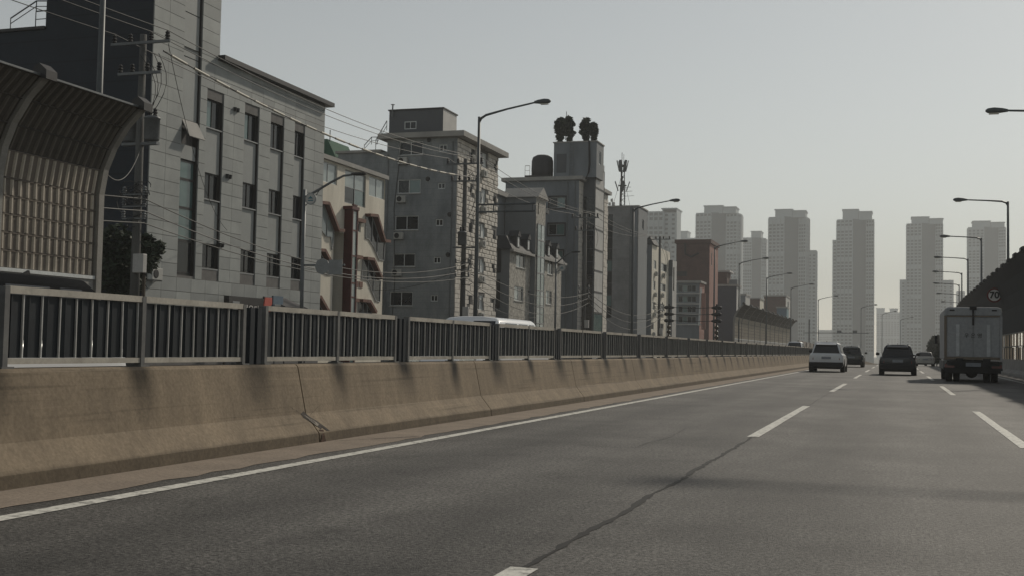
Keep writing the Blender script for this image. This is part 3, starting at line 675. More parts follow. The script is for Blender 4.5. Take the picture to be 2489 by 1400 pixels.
# red steel glazed bay running up the front
by0, by1 = onX(*z2(458, 900), X2).y, onX(*z2(512, 900), X2).y; bz = onX(*z2(500, 315), X2).z
MB().box(X2-.86, X2-.8, rec[0]+.02, rec[1]-.02, GZ+.05, rec[3]-.02).build('recess_glazing', glass, b2)
bay = MB()
for yy in (by0, by1): bay.box(X2+.5, X2+.62, yy-.06, yy+.06, GZ, bz)
bay.box(X2, X2+.5, by0-.05, by0+.03, GZ, bz, 0); bay.box(X2-.02, X2+.68, by0-.25, by1+.08, bz+.001, bz+.22)
zb = [GZ+.1, 2.6, 4.3, 5.2, 7.0, 8.7, 10.4, bz]
for q in zb: bay.box(X2+.48, X2+.6, by0+.06, by1-.06, q-.09, q+.0)
o = bay.build('stair_bay', redsteel, b2)
for i, (a, b) in enumerate(zip(zb, zb[1:])): MB().box(X2+.52, X2+.55, by0+.065, by1-.065, a+.01, b-.1).build('pane', glassp if i % 3 else glassg, o)
for j in range(3): bpart(b2, 'sign_tile', brownred, (X2+.005, X2+.05, onX(*z2(525+48*j, 1090), X2).y, onX(*z2(562+48*j, 1090), X2).y, onX(*z2(560, 1125), X2).z, onX(*z2(560, 1062), X2).z))
# green netted structure behind
p0, p1 = onY(776, 380, 88), onY(815, 380, 88)
gn = empty('netted_roof_structure', (p0.x, 89, 13), 'green netting over a small rooftop frame behind the cream building', 'roof structure')
zt = onY(790, 336, 88).z
MB().prism([(p0.x-2, 88, GZ), (p1.x, 88, GZ), (p1.x, 88, zt-1.6), (p1.x-.35, 88, zt-.9), (p0.x+.7, 88, zt-.1), (p0.x-2, 88, zt)], (0, 4, 0)).build('net_cover', greennet, gn)
MB().tube([(p0.x+.8, 88.3, zt-.3), (p0.x+.8, 88.3, zt+.7)], .04, 6).build('rod', galv, gn)

# ---- 3: concrete block of flats with a split-face stone front
X3 = -33.0; Y3a, Y3b = 86.1, 96.0; Z3 = 17.55; XL3 = onY(938, 500, Y3a).x; XLL = onY(818, 380, Y3a).x
b3 = empty('stone_front_flats', (-38, 91, GZ), 'bare concrete apartment block with rough stone front and a metal rooftop box', 'building')
big = [rY(Y3a, *r_) for r_ in ((970, 345, 1028, 378), (966, 437, 1022, 471), (960, 525, 1017, 560), (955, 617, 1009, 649), (947, 708, 1003, 743))]
sm = [rY(Y3a, *r_) for r_ in ((1067, 352, 1087, 369), (1064, 445, 1082, 460), (1058, 533, 1077, 550), (1053, 625, 1071, 641), (1046, 716, 1064, 732))]
fx = [rX(X3, 1166, *q) for q in ((372, 1183, 410), (460, 1182, 497), (545, 1176, 579), (630, 1172, 665), (716, 1166, 752))]
fx = [(fx[0][0], fx[0][1], q[2], q[3]) for q in fx]; fs = [(fx[0][1]+1.9, fx[0][1]+2.6, q[3]-1.0, q[3]-.2) for q in fx]; fs2 = [(fx[0][0]-2.2, fx[0][0]-1.5, q[3]-1.0, q[3]-.1) for q in fx]
shell(b3, XL3, X3, Y3a, Y3b, GZ, Z3, [joint3, conc3], fx+fs+fs2, big+sm, dep=.16)
shell(b3, XLL, XL3-.003, Y3a+.3, Y3b, GZ, onY(870, 373, Y3a+.3).z, [conc3, conc3], name='side_wing')
for i, r_ in enumerate(big): window(b3, 'Y', Y3a, r_, .16, 2, 1, whiteframe, [glass, glassg if i == 1 else glass], .06, slab); aircon(b3, 'Y', Y3a, r_[0]+.45, r_[2]-.75) if i < 4 else None
for r_ in sm: window(b3, 'Y', Y3a, r_, .16, 2, 1, whiteframe, [glass], .07)
for r_ in fx: window(b3, 'X', X3, r_, .16, 2, 1, whiteframe, [glass, whiteframe], .06, slab); aircon(b3, 'X', X3+.05, r_[0]+.5, r_[2]-.8)
for r_ in fs+fs2: window(b3, 'X', X3, r_, .16, 1, 1, greyframe, [glass], .05)
bpart(b3, 'roof_slab', slab, (XL3-.6, X3+.75, Y3a-.6, Y3b+.7, Z3, Z3+.42))
bpart(b3, 'side_wing_coping', slab, (XLL-.2, XL3-.61, Y3a+.1, Y3b, onY(870, 373, Y3a+.3).z+.002, onY(870, 373, Y3a+.3).z+.2))
blk = MB()
blk.add([(0, -.5, -.5), (0, .5, -.5), (0, .5, .5), (0, -.5, .5), (.55, -.49, -.48), (.55, .49, -.48), (.55, .49, .48), (.55, -.49, .48), (1, -.42, -.36), (.92, .44, -.38), (.86, .41, .37), (1, -.44, .35)],
        [(0, 1, 5, 4), (1, 2, 6, 5), (2, 3, 7, 6), (3, 0, 4, 7), (4, 5, 9, 8), (5, 6, 10, 9), (6, 7, 11, 10), (7, 4, 8, 11), (8, 9, 10, 11)])
bms = [blk.mesh('stone_block', block3), None]; blk.v = [(v[0]*random.uniform(.8, 1.1), v[1], v[2]) if v[0] > .8 else v for v in blk.v]; bms[1] = blk.mesh('stone_block', M('split_face_stone_pale', (.66, .62, .56), (.50, .47, .42), 2.5, .95, .25, 14))
def stone_face(parent, X, ya, yb, za, zb, rh, bw, holes, limit, zmin):
    rest = MB(); n_ = 0; z = zb; r = 0
    while z > za+.1:
        y = ya-(bw/2 if r % 2 else 0); 
        while y < yb-.05:
            y0, y1 = max(y, ya), min(y+bw*random.uniform(.85, 1.15), yb); yc, zc = (y0+y1)/2, z-rh/2
            if y1-y0 > .15 and not any(h[0]-.05 < yc < h[1]+.05 and h[2]-.1 < zc < h[3]+.1 for h in holes):
                sx = random.uniform(.05, .10)
                if n_ < limit and zc > zmin: piece('stone_block', random.choice(bms), parent, (X+.004, yc, zc), (sx, (y1-y0-.03)*random.choice((1, 1)), rh-.03)); n_ += 1
                else: rest.box(X+.004, X+sx*.85, y0+.015, y1-.015, z-rh+.015, z-.015)
            y = y1
        z -= rh; r += 1
    if rest.v: o = rest.build('stone_block', block3, parent); o['kind'] = 'stuff'
stone_face(b3, X3, Y3a, Y3b, .5, Z3-.05, .36, .85, fx+fs+fs2, 295, 2.2)
for px, py in ((1043, 341), (1040, 436), (1093, 522), (1089, 620)):
    q = onY(px, py, Y3a); MB().lathe([(.16, -.1), (.19, -.04), (.19, 0)], q, 12, 'Y').build('vent_cowl', darktrim, b3)
for px, py0, py1 in ((945, 376, 770), (1102, 345, 770)):
    q0, q1 = onY(px, py0, Y3a), onY(px, py0, Y3a); MB().tube([(q0.x, Y3a-.08, q0.z), (q0.x, Y3a-.08, GZ)], .045, 6).build('drain_pipe', galv, b3)
MB().tube([(big[0][0]+.2, Y3a-.03, 17.2), (big[0][0]-.3, Y3a-.03, 12), (big[0][0]-.1, Y3a-.03, 6), (big[0][0]-.4, Y3a-.03, GZ)], .025, 6).build('drop_wire', cablem, b3)
# rooftop box, stairs and flue
rx0, rx1, rz0, rz1 = rY(Y3a+1, 946, 268, 1077, 322); yb_ = onX(1110, 300, rx1).y
hw = rY(Y3a+1, 983, 296, 1012, 315)
shell(b3, rx0, rx1, Y3a+1, yb_, Z3+.42, rz1, [palemetal, navy], [], [hw], .1, 'rooftop_box'); window(b3, 'Y', Y3a+1, hw, .1, 2, 1, whiteframe, [glass], .06)
bpart(b3, 'rooftop_box_roof', darktrim, (rx0-.08, rx1+.08, Y3a+.9, yb_+.1, rz1+.002, rz1+.1))
q = onY(953, 285, Y3a+.8); q2 = onY(955, 256, Y3a+.8); MB().tube([q, q2], .06, 8).tube([q2, q2+Vector((0, 0, .03))], .17, 8).build('flue', galv, b3)
slats_rail(b3, [onY(885, 372, Y3a+.6), onY(903, 352, Y3a+.6), onY(917, 352, Y3a+.6)], .15+.45); slats_rail(b3, [onY(913, 365, Y3a+1.2), onY(940, 318, Y3a+1.2)], .8)

# ---- 4: stone house with slate mansard and a glazed stair tower
X4 = -33.0; Y4a, Y4b = onX(1238, 680, X4).y, onX(1364, 680, X4).y; Z4 = onX(1238, 606, X4).z; XL4 = onY(1188, 680, Y4a).x
b4 = empty('mansard_house', (-38, 108, GZ), 'rubble stone house with dark slate mansard roof, dormers and a glazed stair tower', 'building')
f4 = [rX(X4, *r_) for r_ in ((1255, 617, 1277, 652), (1250, 697, 1272, 731), (1331, 630, 1345, 668), (1327, 706, 1341, 739))]
s4 = [rX(X4, *r_) for r_ in ((1290, 628, 1296, 640), (1284, 705, 1291, 717))]
h4 = [rY(Y4a, 1193, 612, 1209, 654), rY(Y4a, 1190, 690, 1206, 738)]
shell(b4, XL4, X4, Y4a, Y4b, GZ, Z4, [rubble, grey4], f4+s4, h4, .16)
for r_ in f4: window(b4, 'X', X4, r_, .16, 2, 1, whiteframe, [glassp, glass], .07, slab)
for r_ in s4: window(b4, 'X', X4, r_, .16, 1, 1, greyframe, [glass], .05)
for r_ in h4:
    window(b4, 'Y', Y4a, r_, .16, 1, 1, whiteframe, [glass], .12)
    bpart(b4, 'window_surround', darktrim, (r_[0]-.3, r_[1]+.38, Y4a-.05, Y4a-.004, r_[3]+.0, r_[3]+.35), (r_[0]-.3, r_[1]+.38, Y4a-.05, Y4a-.004, r_[2]-.35, r_[2]), (r_[1], r_[1]+.38, Y4a-.05, Y4a-.004, r_[2], r_[3]))
zt4 = onX(1238, 571, X4).z
mb = MB(); e = .35
mb.add([(XL4, Y4a-e, Z4), (X4+e, Y4a-e, Z4), (X4+e, Y4b+e, Z4), (XL4, Y4b+e, Z4), (XL4, Y4a+.5, zt4), (X4-.55, Y4a+.5, zt4), (X4-.55, Y4b-.5, zt4), (XL4, Y4b-.5, zt4)], [(0, 1, 5, 4), (1, 2, 6, 5), (2, 3, 7, 6), (4, 5, 6, 7), (3, 2, 1, 0), (0, 4, 7, 3)])
rf = mb.build('mansard_roof', slate, b4)
bpart(b4, 'eaves_gutter', slab, (X4+.2, X4+.5, Y4a-.45, Y4b+.45, Z4-.22, Z4-.005))
for px in (1254, 1279, 1329, 1349):
    yc = onX(px, 592, X4).y; zc = Z4+.25
    d_ = MB(); d_.box(X4-.5, X4+.22, yc-.42, yc+.42, zc, zc+1.05); d_.prism([(X4-.6, yc-.55, zc+1.052), (X4-.6, yc+.55, zc+1.052), (X4-.6, yc, zc+1.6)], (.95, 0, 0))
    o = d_.build('dormer', slate, rf); MB().box(X4+.225, X4+.25, yc-.2, yc+.2, zc+.1, zc+1.0).build('dormer_window', whiteframe, o)
    
TP = .5; ta, tb = onX(1301, 640, X4+TP).y, onX(1324, 640, X4+TP).y; tz = onX(1310, 482, X4+TP).z; tg = onX(1310, 545, X4+TP).z
shell(b4, X4-2.6, X4+TP, ta, tb, GZ, tz, [rubble, grey4], [(ta+.5, ta+.9, tz-1.6, tz-.5)], [], .2, 'stair_tower')
MB().prism([(X4-3, ta-.25, tz), (X4-3, tb+.25, tz), (X4-3, (ta+tb)/2, tz+1.1)], (3.75, 0, 0)).build('stair_tower_roof', slab, b4)
zq = [.3+(tg-.3)*i/8 for i in range(9)]
for i, (a, b) in enumerate(zip(zq, zq[1:])): window(b4, 'X', X4+TP+.16, (ta+.35, tb-.35, a, b), .14, 2, 1, greyframe, [glassp if i in (1, 2) else glassg, glassg, glassp][i % 2:], .05)
xw0 = onY(1200, 500, Y4a+3).x-3; zb4 = onY(1250, 470, Y4a+3).z
yw1 = ta-.05
rr = [rY(Y4a+3, 1270, 531, 1300, 562), rY(Y4a+3, 1205, 546, 1236, 566)]
shell(b4, xw0, X4-2.7, Y4a+3, Y4b+3, GZ, zb4, [grey4, grey4], [], [], .2, 'rear_block')
bpart(b4, 'rear_block_roof', slab, (xw0-.3, X4-2.35, Y4a+2.6, Y4b+3.2, zb4, zb4+.45))
bpart(b4, 'rear_block_band', grey5, (xw0, X4-2.7, Y4a+2.9, Y4a+2.996, onY(1250, 541, Y4a+3).z, onY(1250, 538, Y4a+3).z))

# ---- 5: tall grey building with lift shaft and rooftop plant room
X5 = -33.2; Y5a, Y5b = onX(1406, 560, X5).y, onX(1476, 560, X5).y; Z5 = onY(1330, 440, Y5a).z; XL5 = onY(1228, 500, Y5a).x
b5 = empty('lift_shaft_building', (-42, 125, GZ), 'tall grey building with glazed lift shaft and a plant room on its roof', 'building')
h5 = [rY(Y5a, *r_) for r_ in ((1336, 480, 1374, 507), (1333, 545, 1372, 572), (1328, 610, 1368, 636))]
shell(b5, XL5, X5, Y5a, Y5b, GZ, Z5, [joint3, grey5], [], h5, .16)
for r_ in h5:
    window(b5, 'Y', Y5a, r_, .16, 2, 1, greyframe, [glass, glassg], .07)
    k = .16; bpart(b5, 'window_surround', darktrim, (r_[0]-k, r_[1]+k, Y5a-.06, Y5a-.004, r_[3], r_[3]+k), (r_[0]-k, r_[1]+k, Y5a-.06, Y5a-.004, r_[2]-k, r_[2]), (r_[0]-k, r_[0], Y5a-.06, Y5a-.004, r_[2], r_[3]), (r_[1], r_[1]+k, Y5a-.06, Y5a-.004, r_[2], r_[3]))
for px in (1380, 1398): q0 = onY(px, 470, Y5a); MB().tube([(q0.x, Y5a-.09, Z5-.2), (q0.x, Y5a-.09, GZ)], .06, 6).build('drain_pipe', galv, b5)
for r_ in h5[:2]: aircon(b5, 'Y', Y5a, r_[0]-.9, r_[2]-.2)
bpart(b5, 'coping', slab, (XL5-.4, X5+.45, Y5a-.4, Y5b+.3, Z5, Z5+.4))
stone_face(b5, X5, Y5a, Y5b, .5, Z5-.1, .48, 1.3, [], 0, 0)
ly0 = onX(1431, 560, X5).y+.9; lx1 = X5+1.35; ly1 = onX(1467, 560, lx1).y; lz = onX(1465, 353, lx1).z
ly0 = onX(1444, 560, lx1).y
pz = Z5+.4
shell(b5, X5-1.5, lx1, ly0, ly1, GZ, pz+2, [greyframe, navy], [], [], .1, 'lift_shaft')
nz_ = 9
for i in range(nz_):
    a, b = .5+(pz+1.3-.5)*i/nz_, .5+(pz+1.3-.5)*(i+1)/nz_
    window(b5, 'X', lx1+.08, (ly0+.1, ly1-.1, a, b), .1, 1, 1, darktrim, [glassg if i < 2 else palemetal], .09)
for i in range(12): bpart(b5, 'dark_glass_panel', glass, (X5+.16, lx1-.1, ly0-.05, ly0-.006, .5+1.45*i, 1.9+1.45*i))
px0, px1, pz0, pz1 = rY(ly0-.6, 1346, 347, 1450, 432); py1 = onX(1467, 400, px1).y
shell(b5, px0, px1, ly0-.6, py1, pz+.0, pz1, [grey4, grey5], [rX(px1, 1456, 370, 1461, 402)], [], .15, 'plant_room')
window(b5, 'X', px1, rX(px1, 1456, 370, 1461, 402), .15, 1, 1, whiteframe, [glass], .12)
bpart(b5, 'plant_room_coping', slab, (px0-.1, px1+.1, ly0-.7, py1+.1, pz1+.002, pz1+.12))
zd = onY(1372, 408, ly0-.6); bpart(b5, 'plant_room_door', navy, (px0+.35, px0+1.45, ly0-.66, ly0-.604, pz+.6, pz+2.7))
q = onY(1432, 345, ly0-.65); MB().tube([q+Vector((0, 0, .1)), onY(1433, 400, ly0-.68), onY(1431, 418, ly0-.68), onY(1424, 436, ly0-.68)], .1, 8).build('cable_duct', black, b5)
ld = MB()
for s_ in (0, .4): ld.tube([(px0+1.9+s_, ly0-.75, pz+.2), (px0+1.9+s_, ly0-.75, pz1)], .03, 6)
for i in range(10): ld.tube([(px0+1.9, ly0-.75, pz+.5+.35*i), (px0+2.3, ly0-.75, pz+.5+.35*i)], .02, 6)
ld.build('ladder', galv, b5)
# water tank on a stand
q = onY(1318, 430, Y5a+2); tr = abs(onY(1293, 400, Y5a+2).x-onY(1343, 400, Y5a+2).x)/2; th_ = onY(1318, 378, Y5a+2).z-q.z
wt = empty('water_tank', (q.x, q.y, Z5+.4), 'dark round water tank on a steel stand beside the plant room', 'water tank')
MB().lathe([(tr, 0), (tr*1.02, th_*.3), (tr, th_*.72), (tr*.9, th_*.88), (tr*.55, th_*.98), (.1, th_*1.02)], q, 24).build('tank', tankm, wt, True)
mb = MB(); mb.box(q.x-tr-.5, q.x+tr+.1, q.y-tr, q.y+tr, q.z-.16, q.z-.005)
for sx in (-1, -.35, .35, 1):
    for sy in (-1, 1): mb.tube([(q.x+sx*tr, q.y+sy*tr*.9, Z5+.4), (q.x+sx*tr, q.y+sy*tr*.9, q.z-.15)], .07, 6)
mb.build('stand', darktrim, wt)
slats_rail(wt, [(q.x-tr-.45, q.y-tr, q.z-.02), (q.x-tr+.1, q.y-tr, q.z-.02)], 1.1, m=palemetal)
# leafy clusters standing on the plant room
def leaf_ball(mb, c, rx_, rz_, n, size):
    for _ in range(n):
        while True:
            p = Vector((random.uniform(-1, 1), random.uniform(-1, 1), random.uniform(-1, 1)))
            if .35 < p.length < 1: break
        p = Vector((p.x*rx_, p.y*rx_, p.z*rz_)); a = Vector((random.gauss(0, 1), random.gauss(0, 1), random.gauss(0, .6))).normalized(); b = a.cross(Vector((random.gauss(0, 1), random.gauss(0, 1), random.gauss(0, 1)))).normalized()
        s_ = size*random.uniform(.6, 1.3); q = Vector(c)+p; mb.add([q-a*s_, q+b*s_*.45, q+a*s_, q-b*s_*.45], [(0, 1, 2, 3)])
def rooftop_tree(px, py0, py1, wpx, label, Y):
    base = onY(px, py1, Y); base.z = pz1+.12; top = onY(px, py0, Y); sc = abs(onY(px-wpx/2, py0, Y).x-onY(px+wpx/2, py0, Y).x)/2
    t = empty('rooftop_tree', base, label, 'tree', 'small trees on the plant room roof')
    MB().tube([base, base+Vector((.03, 0, .5)), base+Vector((-.02, 0, (top.z-base.z)*.6))], [.09, .07, .04], 6).build('trunk', bark, t)
    h = top.z-base.z; mb = MB()
    for kz, kw in ((.12, .4), (.28, .7), (.45, .95), (.6, 1.0), (.75, 1.0), (.9, .85)):
        for _ in range(4): leaf_ball(mb, (base.x+random.uniform(-.45, .45)*sc*kw, base.y+random.uniform(-.5, .5)*sc, base.z+h*kz+random.uniform(-.05, .05)*h), sc*kw*.62, h*.12, 75, .24)
    for _ in range(6): a_ = random.uniform(0, 6.28); q_ = Vector((base.x+math.cos(a_)*sc*.7, base.y+math.sin(a_)*sc*.5, base.z+h*random.uniform(.35, .85))); leaf_ball(mb, q_, sc*.35, h*.09, 30, .22)
    mb.build('crown', leafm, t, fix=False)
rooftop_tree(1361, 289, 341, 26, 'small dark leafy tree at the outer edge of the plant room roof', ly0+.4)
rooftop_tree(1383, 288, 341, 29, 'dark leafy rooftop tree right below the thin lightning rod', ly0+.8)
rooftop_tree(1423, 291, 341, 28, 'dark leafy rooftop tree above the black cable duct', ly0+.4)
rooftop_tree(1443, 302, 343, 22, 'lowest of the dark leafy rooftop trees, beside the antenna frame', ly0+.9)
lr = MB().tube([onY(1377, 300, ly0+1), onY(1377, 272, ly0+1)], .035, 6).tube([onY(1375, 342, ly0+1), onY(1377, 300, ly0+1)], .05, 6).build('lightning_rod', darktrim); tag(lr, 'thin lightning rod sticking up between two rooftop trees', 'rod')

# ---- 6: grey tiled building with blue-green window strip, antenna mast on the roof
X6 = -33.0; Y6a, Y6b = onX(1551, 600, X6).y, onX(1573, 600, X6).y; Z6 = onY(1500, 504, Y6a).z; XL6 = onY(1469, 600, Y6a).x
b6 = empty('tiled_building', (-40, 150, GZ), 'grey tiled building with a blue-green glass strip and antenna mast on its roof', 'building')
hs6 = rY(Y6a, 1471, 522, 1488, 772)
shell(b6, XL6, X6, Y6a, Y6b, GZ, Z6, [grey4, grey6], [rX(X6, 1561, 535, 1565, 560)], [hs6], .2)
for i in range(9):
    z0 = hs6[2]+(hs6[3]-hs6[2])*i/9; z1 = hs6[2]+(hs6[3]-hs6[2])*(i+1)/9
    window(b6, 'Y', Y6a, (hs6[0], hs6[1], z0, z1), .2, 1, 1, darktrim, [glassg if i in (1, 4) else glass], .07)
window(b6, 'X', X6, rX(X6, 1561, 535, 1565, 560), .2, 1, 1, greyframe, [glass], .2)
bpart(b6, 'corner_pipe', galv, (onY(1531, 600, Y6a).x, onY(1536, 600, Y6a).x, Y6a-.2, Y6a-.004, GZ, Z6)); bpart(b6, 'coping', slab, (XL6-.05, X6+.1, Y6a-.1, Y6b+.1, Z6+.002, Z6+.18))
bpart(b6, 'wide_pilaster', grey5, (onY(1537, 600, Y6a).x, onY(1549, 600, Y6a).x, Y6a-.12, Y6a-.004, GZ, Z6-.3))
Ym = Y6a+3; q = onY(1512, 503, Ym); q.z = Z6+.18; tp = onY(1514, 395, Ym)
am = empty('antenna_mast', q, 'lattice antenna mast with flared panel antennas on the tiled building', 'antenna')
mb = MB()
for i in range(3):
    a = 2*math.pi*i/3; mb.tube([(q.x+.35*math.cos(a), q.y+.35*math.sin(a), q.z), (q.x+.25*math.cos(a), q.y+.25*math.sin(a), tp.z-.3)], .06, 6)
for k in range(8):
    zz_ = q.z+(tp.z-q.z)*k/8
    for i in range(3): a, b = 2*math.pi*i/3, 2*math.pi*(i+1)/3; mb.tube([(q.x+.33*math.cos(a), q.y+.33*math.sin(a), zz_), (q.x+.3*math.cos(b), q.y+.3*math.sin(b), zz_+.6)], .03, 5)
mb.tube([(q.x-.1, q.y, tp.z-1), (q.x-.1, q.y, onY(1512, 372, Ym).z)], .04, 6); mb.tube([(q.x+.15, q.y, tp.z-1), (q.x+.15, q.y, onY(1512, 376, Ym).z)], .03, 6)
mb.tube([(q.x-.25, q.y-.2, q.z), (q.x-.15, q.y-.3, q.z+3), (q.x+.1, q.y-.3, tp.z-2)], .1, 6); mb.build('lattice_mast', darktrim, am)
for zz_, rr_, hh in ((tp.z-1.3, .75, 1.5), (tp.z-4.0, .95, 1.3)):
    for i in range(6 if hh > 1.4 else 4):
        a = 2*math.pi*i/(6 if hh > 1.4 else 4)+.3; d = Vector((math.cos(a), math.sin(a), 0)); c_ = Vector((q.x, q.y, zz_))
        MB().bar(c_+d*rr_*.6, c_+d*rr_*1.05+Vector((0, 0, hh)), .34, .12, 0, d).build('panel_antenna', galv, am)
for zz_ in (tp.z-.6, tp.z-3.3): MB().lathe([(.6, 0), (.6, .08)], (q.x, q.y, zz_), 12).build('ring', darktrim, am)
MB().tube([onY(1487, 500, Ym)+Vector((0, 0, -.6)), (q.x, q.y, q.z+5)], .02, 5).tube([onY(1533, 503, Ym)+Vector((0, 0, -.3)), (q.x, q.y, q.z+5)], .02, 5).build('guy_wire', cablem, am)
ta_ = onY(1519, 503, Ym-.8); ta_.z = Z6+.18; tv = empty('television_antenna', ta_, 'comb-like television antenna beside the lattice mast', 'antenna'); mb = MB(); ht = onY(1519, 456, Ym-.8).z-ta_.z
mb.tube([ta_, ta_+Vector((0, 0, ht))], .03, 6)
for k, l_ in ((0.55, 1.25), (.78, 1.0), (.98, .8)): mb.tube([ta_+Vector((-.5, 0, ht*k)), ta_+Vector((l_, 0, ht*k+.05))], .025, 5)
mb.build('mast', galv, tv)
q = onY(1488, 503, Ym-1); q.z = Z6+.18; eq = empty('rooftop_equipment', q, 'small cluster of radio boxes at the roof corner near the mast', 'equipment')
MB().tube([q, q+Vector((0, 0, 1.25))], .06, 6).build('stand', galv, eq)
for dx_, dz_, s_ in ((-.35, .3, .3), (.2, .25, .36), (-.05, .8, .28)): MB().box(q.x+dx_-s_/2, q.x+dx_+s_/2, q.y-.2, q.y+.1, q.z+dz_, q.z+dz_+s_*1.3).build('box', palemetal, eq)

# ---- 7: pale rendered block with air conditioners
X7 = -32.6; Y7a, Y7b = onX(1584, 680, X7).y, onX(1628, 680, X7).y; Z7 = onX(1606, 604, X7).z; XL7 = onY(1561, 680, Y7a).x
b7 = empty('pale_rendered_block', (-40, 165, GZ), 'narrow pale block with small windows and air conditioners, next to the tiled building', 'building')
f7 = [rX(X7, *r_) for r_ in ((1589, 634, 1595, 655), (1607, 642, 1621, 661), (1587, 683, 1593, 704), (1605, 690, 1618, 707), (1585, 733, 1591, 752), (1603, 738, 1615, 755), (1583, 782, 1589, 800), (1601, 785, 1613, 800))]
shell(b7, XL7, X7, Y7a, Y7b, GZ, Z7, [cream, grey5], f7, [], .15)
for i, r_ in enumerate(f7): window(b7, 'X', X7, r_, .15, 2 if i % 2 else 1, 1, whiteframe, [glass], .07); aircon(b7, 'X', X7, r_[0]+1.0, r_[2]-.9)
MB().prism([(XL7-.3, Y7a-.2, Z7), (X7+.3, Y7a-.2, Z7), (XL7+1, Y7a-.2, Z7+1.1)], (0, 4, 0)).build('lean_to_roof', slate, b7)
# narrow glass-fronted block
X7b = -32; Yb0, Yb1 = onX(1634, 720, X7b).y, onX(1644, 720, X7b).y; Zb7 = onX(1638, 634, X7b).z; XLb = onY(1625, 720, Yb0).x
b7b = empty('slim_stair_block', (-34, 190, GZ), 'slim pale stair block standing before the brown brick building', 'building')
shell(b7b, XLb, X7b, Yb0, Yb1, GZ, Zb7, [palemetal, grey5], [(Yb0+.6, Yb0+1.6, Zb7-4.5, Zb7-1)], [], .15)
window(b7b, 'X', X7b, (Yb0+.6, Yb0+1.6, Zb7-4.5, Zb7-1), .15, 1, 3, darktrim, [glass, glassg], .08)
bpart(b7b, 'top_panel', navy, (XLb-.02, X7b+.02, Yb0-.06, Yb0-.004, Zb7-2.4, Zb7))
# ---- 8: brown brick tower block with pink front
X8 = -32.6; Y8a, Y8b = onX(1724, 700, X8).y, onX(1737, 700, X8).y; Z8 = onY(1695, 592, Y8a).z; XL8 = onY(1657, 620, Y8a).x
b8 = empty('brown_brick_block', (-40, 240, GZ), 'tall brown brick block with a pink rendered front strip', 'building')
shell(b8, XL8-1, X8, Y8a, Y8b+4, GZ, Z8, [pinkb, brick8], [(Y8a+2, Y8a+3, Z8-4, Z8-1.5)], [], .15)
window(b8, 'X', X8, (Y8a+2, Y8a+3, Z8-4, Z8-1.5), .15, 1, 1, whiteframe, [glass], .12)
bpart(b8, 'coping', brick8, (XL8-1.3, X8+.3, Y8a-.3, Y8b+4, Z8+.002, Z8+.7)); q = onY(1672, 604, Y8a-.1); MB().tube([q+Vector((-.5, 0, 1)), q+Vector((-.5, 0, -1)), q+Vector((.6, 0, -1.6)), q+Vector((2, 0, -.9))], .18, 6).build('drain_pipe', darktrim, b8)
bpart(b8, 'service_band', darktrim, (XL8+1, X8-6, Y8a-.12, Y8a-.004, onY(1690, 672, Y8a).z, onY(1690, 660, Y8a).z))
# low annex in front
X9 = -31; Y9a = onX(1700, 760, X9).y; Y9b = onX(1712, 760, X9).y; Z9 = onY(1670, 688, Y9a).z; XL9 = onY(1642, 740, Y9a).x
b9 = empty('balcony_annex', (-36, 185, GZ), 'low annex with glazed balcony floors below the brown brick block', 'building')
hy9 = [rY(Y9a, 1648, 693+25*i, 1692, 709+25*i) for i in range(4)]
shell(b9, XL9, X9, Y9a, Y9b, GZ, Z9, [pinkb, grey5], [], hy9, .3)
for i, r_ in enumerate(hy9): window(b9, 'Y', Y9a, r_, .3, 4, 1, greyframe, [glass, glassg, glass, glass], .1)
for i, r_ in enumerate(hy9): bpart(b9, 'balcony_rail', palemetal, (r_[0]-.2, r_[1]+1.0, Y9a-.35, Y9a-.25, r_[2]-.35, r_[2]-.15))
bpart(b9, 'coping', slab, (XL9-.2, X9+.3, Y9a-.4, Y9b, Z9, Z9+.35))
MB().tube([onY(1704, 700, Y9a-.5), onY(1702, 740, Y9a-.5), onY(1699, 790, Y9a-.5)], .16, 8).build('white_pipe', whiteframe, b9)
MB().tube([onY(1710, 712, Y9a-.5), onY(1710, 800, Y9a-.5)], .35, 10).build('orange_column', pinkb, b9)
# ---- 9: navy panelled building
X10 = -30.5; Ya, Yb = onX(1790, 740, X10).y, onX(1799, 740, X10).y; Zt = onY(1760, 696, Ya).z; XLn = onY(1736, 740, Ya).x
b10 = empty('navy_panelled_building', (-38, 250, GZ), 'dark navy panelled building with a brown box on its roof', 'building')
shell(b10, XLn-2, X10, Ya, Yb, -6, Zt, [palemetal, navyb]); bpart(b10, 'coping', slab, (XLn-2.2, X10+.3, Ya-.3, Yb, Zt+.002, Zt+.4))
x0_, x1_, z0_, z1_ = rY(Ya+.5, 1736, 662, 1767, 696); bpart(b10, 'rooftop_box', brick8, (x0_-2, x1_, Ya+.5, Ya+6, Zt+.4, z1_)); bpart(b10, 'rooftop_box_roof', palemetal, (x0_-2, x1_+.6, Ya+.2, Ya+6.4, z1_, z1_+.35))
x0_, x1_, z0_, z1_ = rY(Ya+1, 1772, 680, 1792, 696); bpart(b10, 'rooftop_shed', grey4, (x0_, x1_, Ya+1, Ya+6, Zt+.4, z1_))
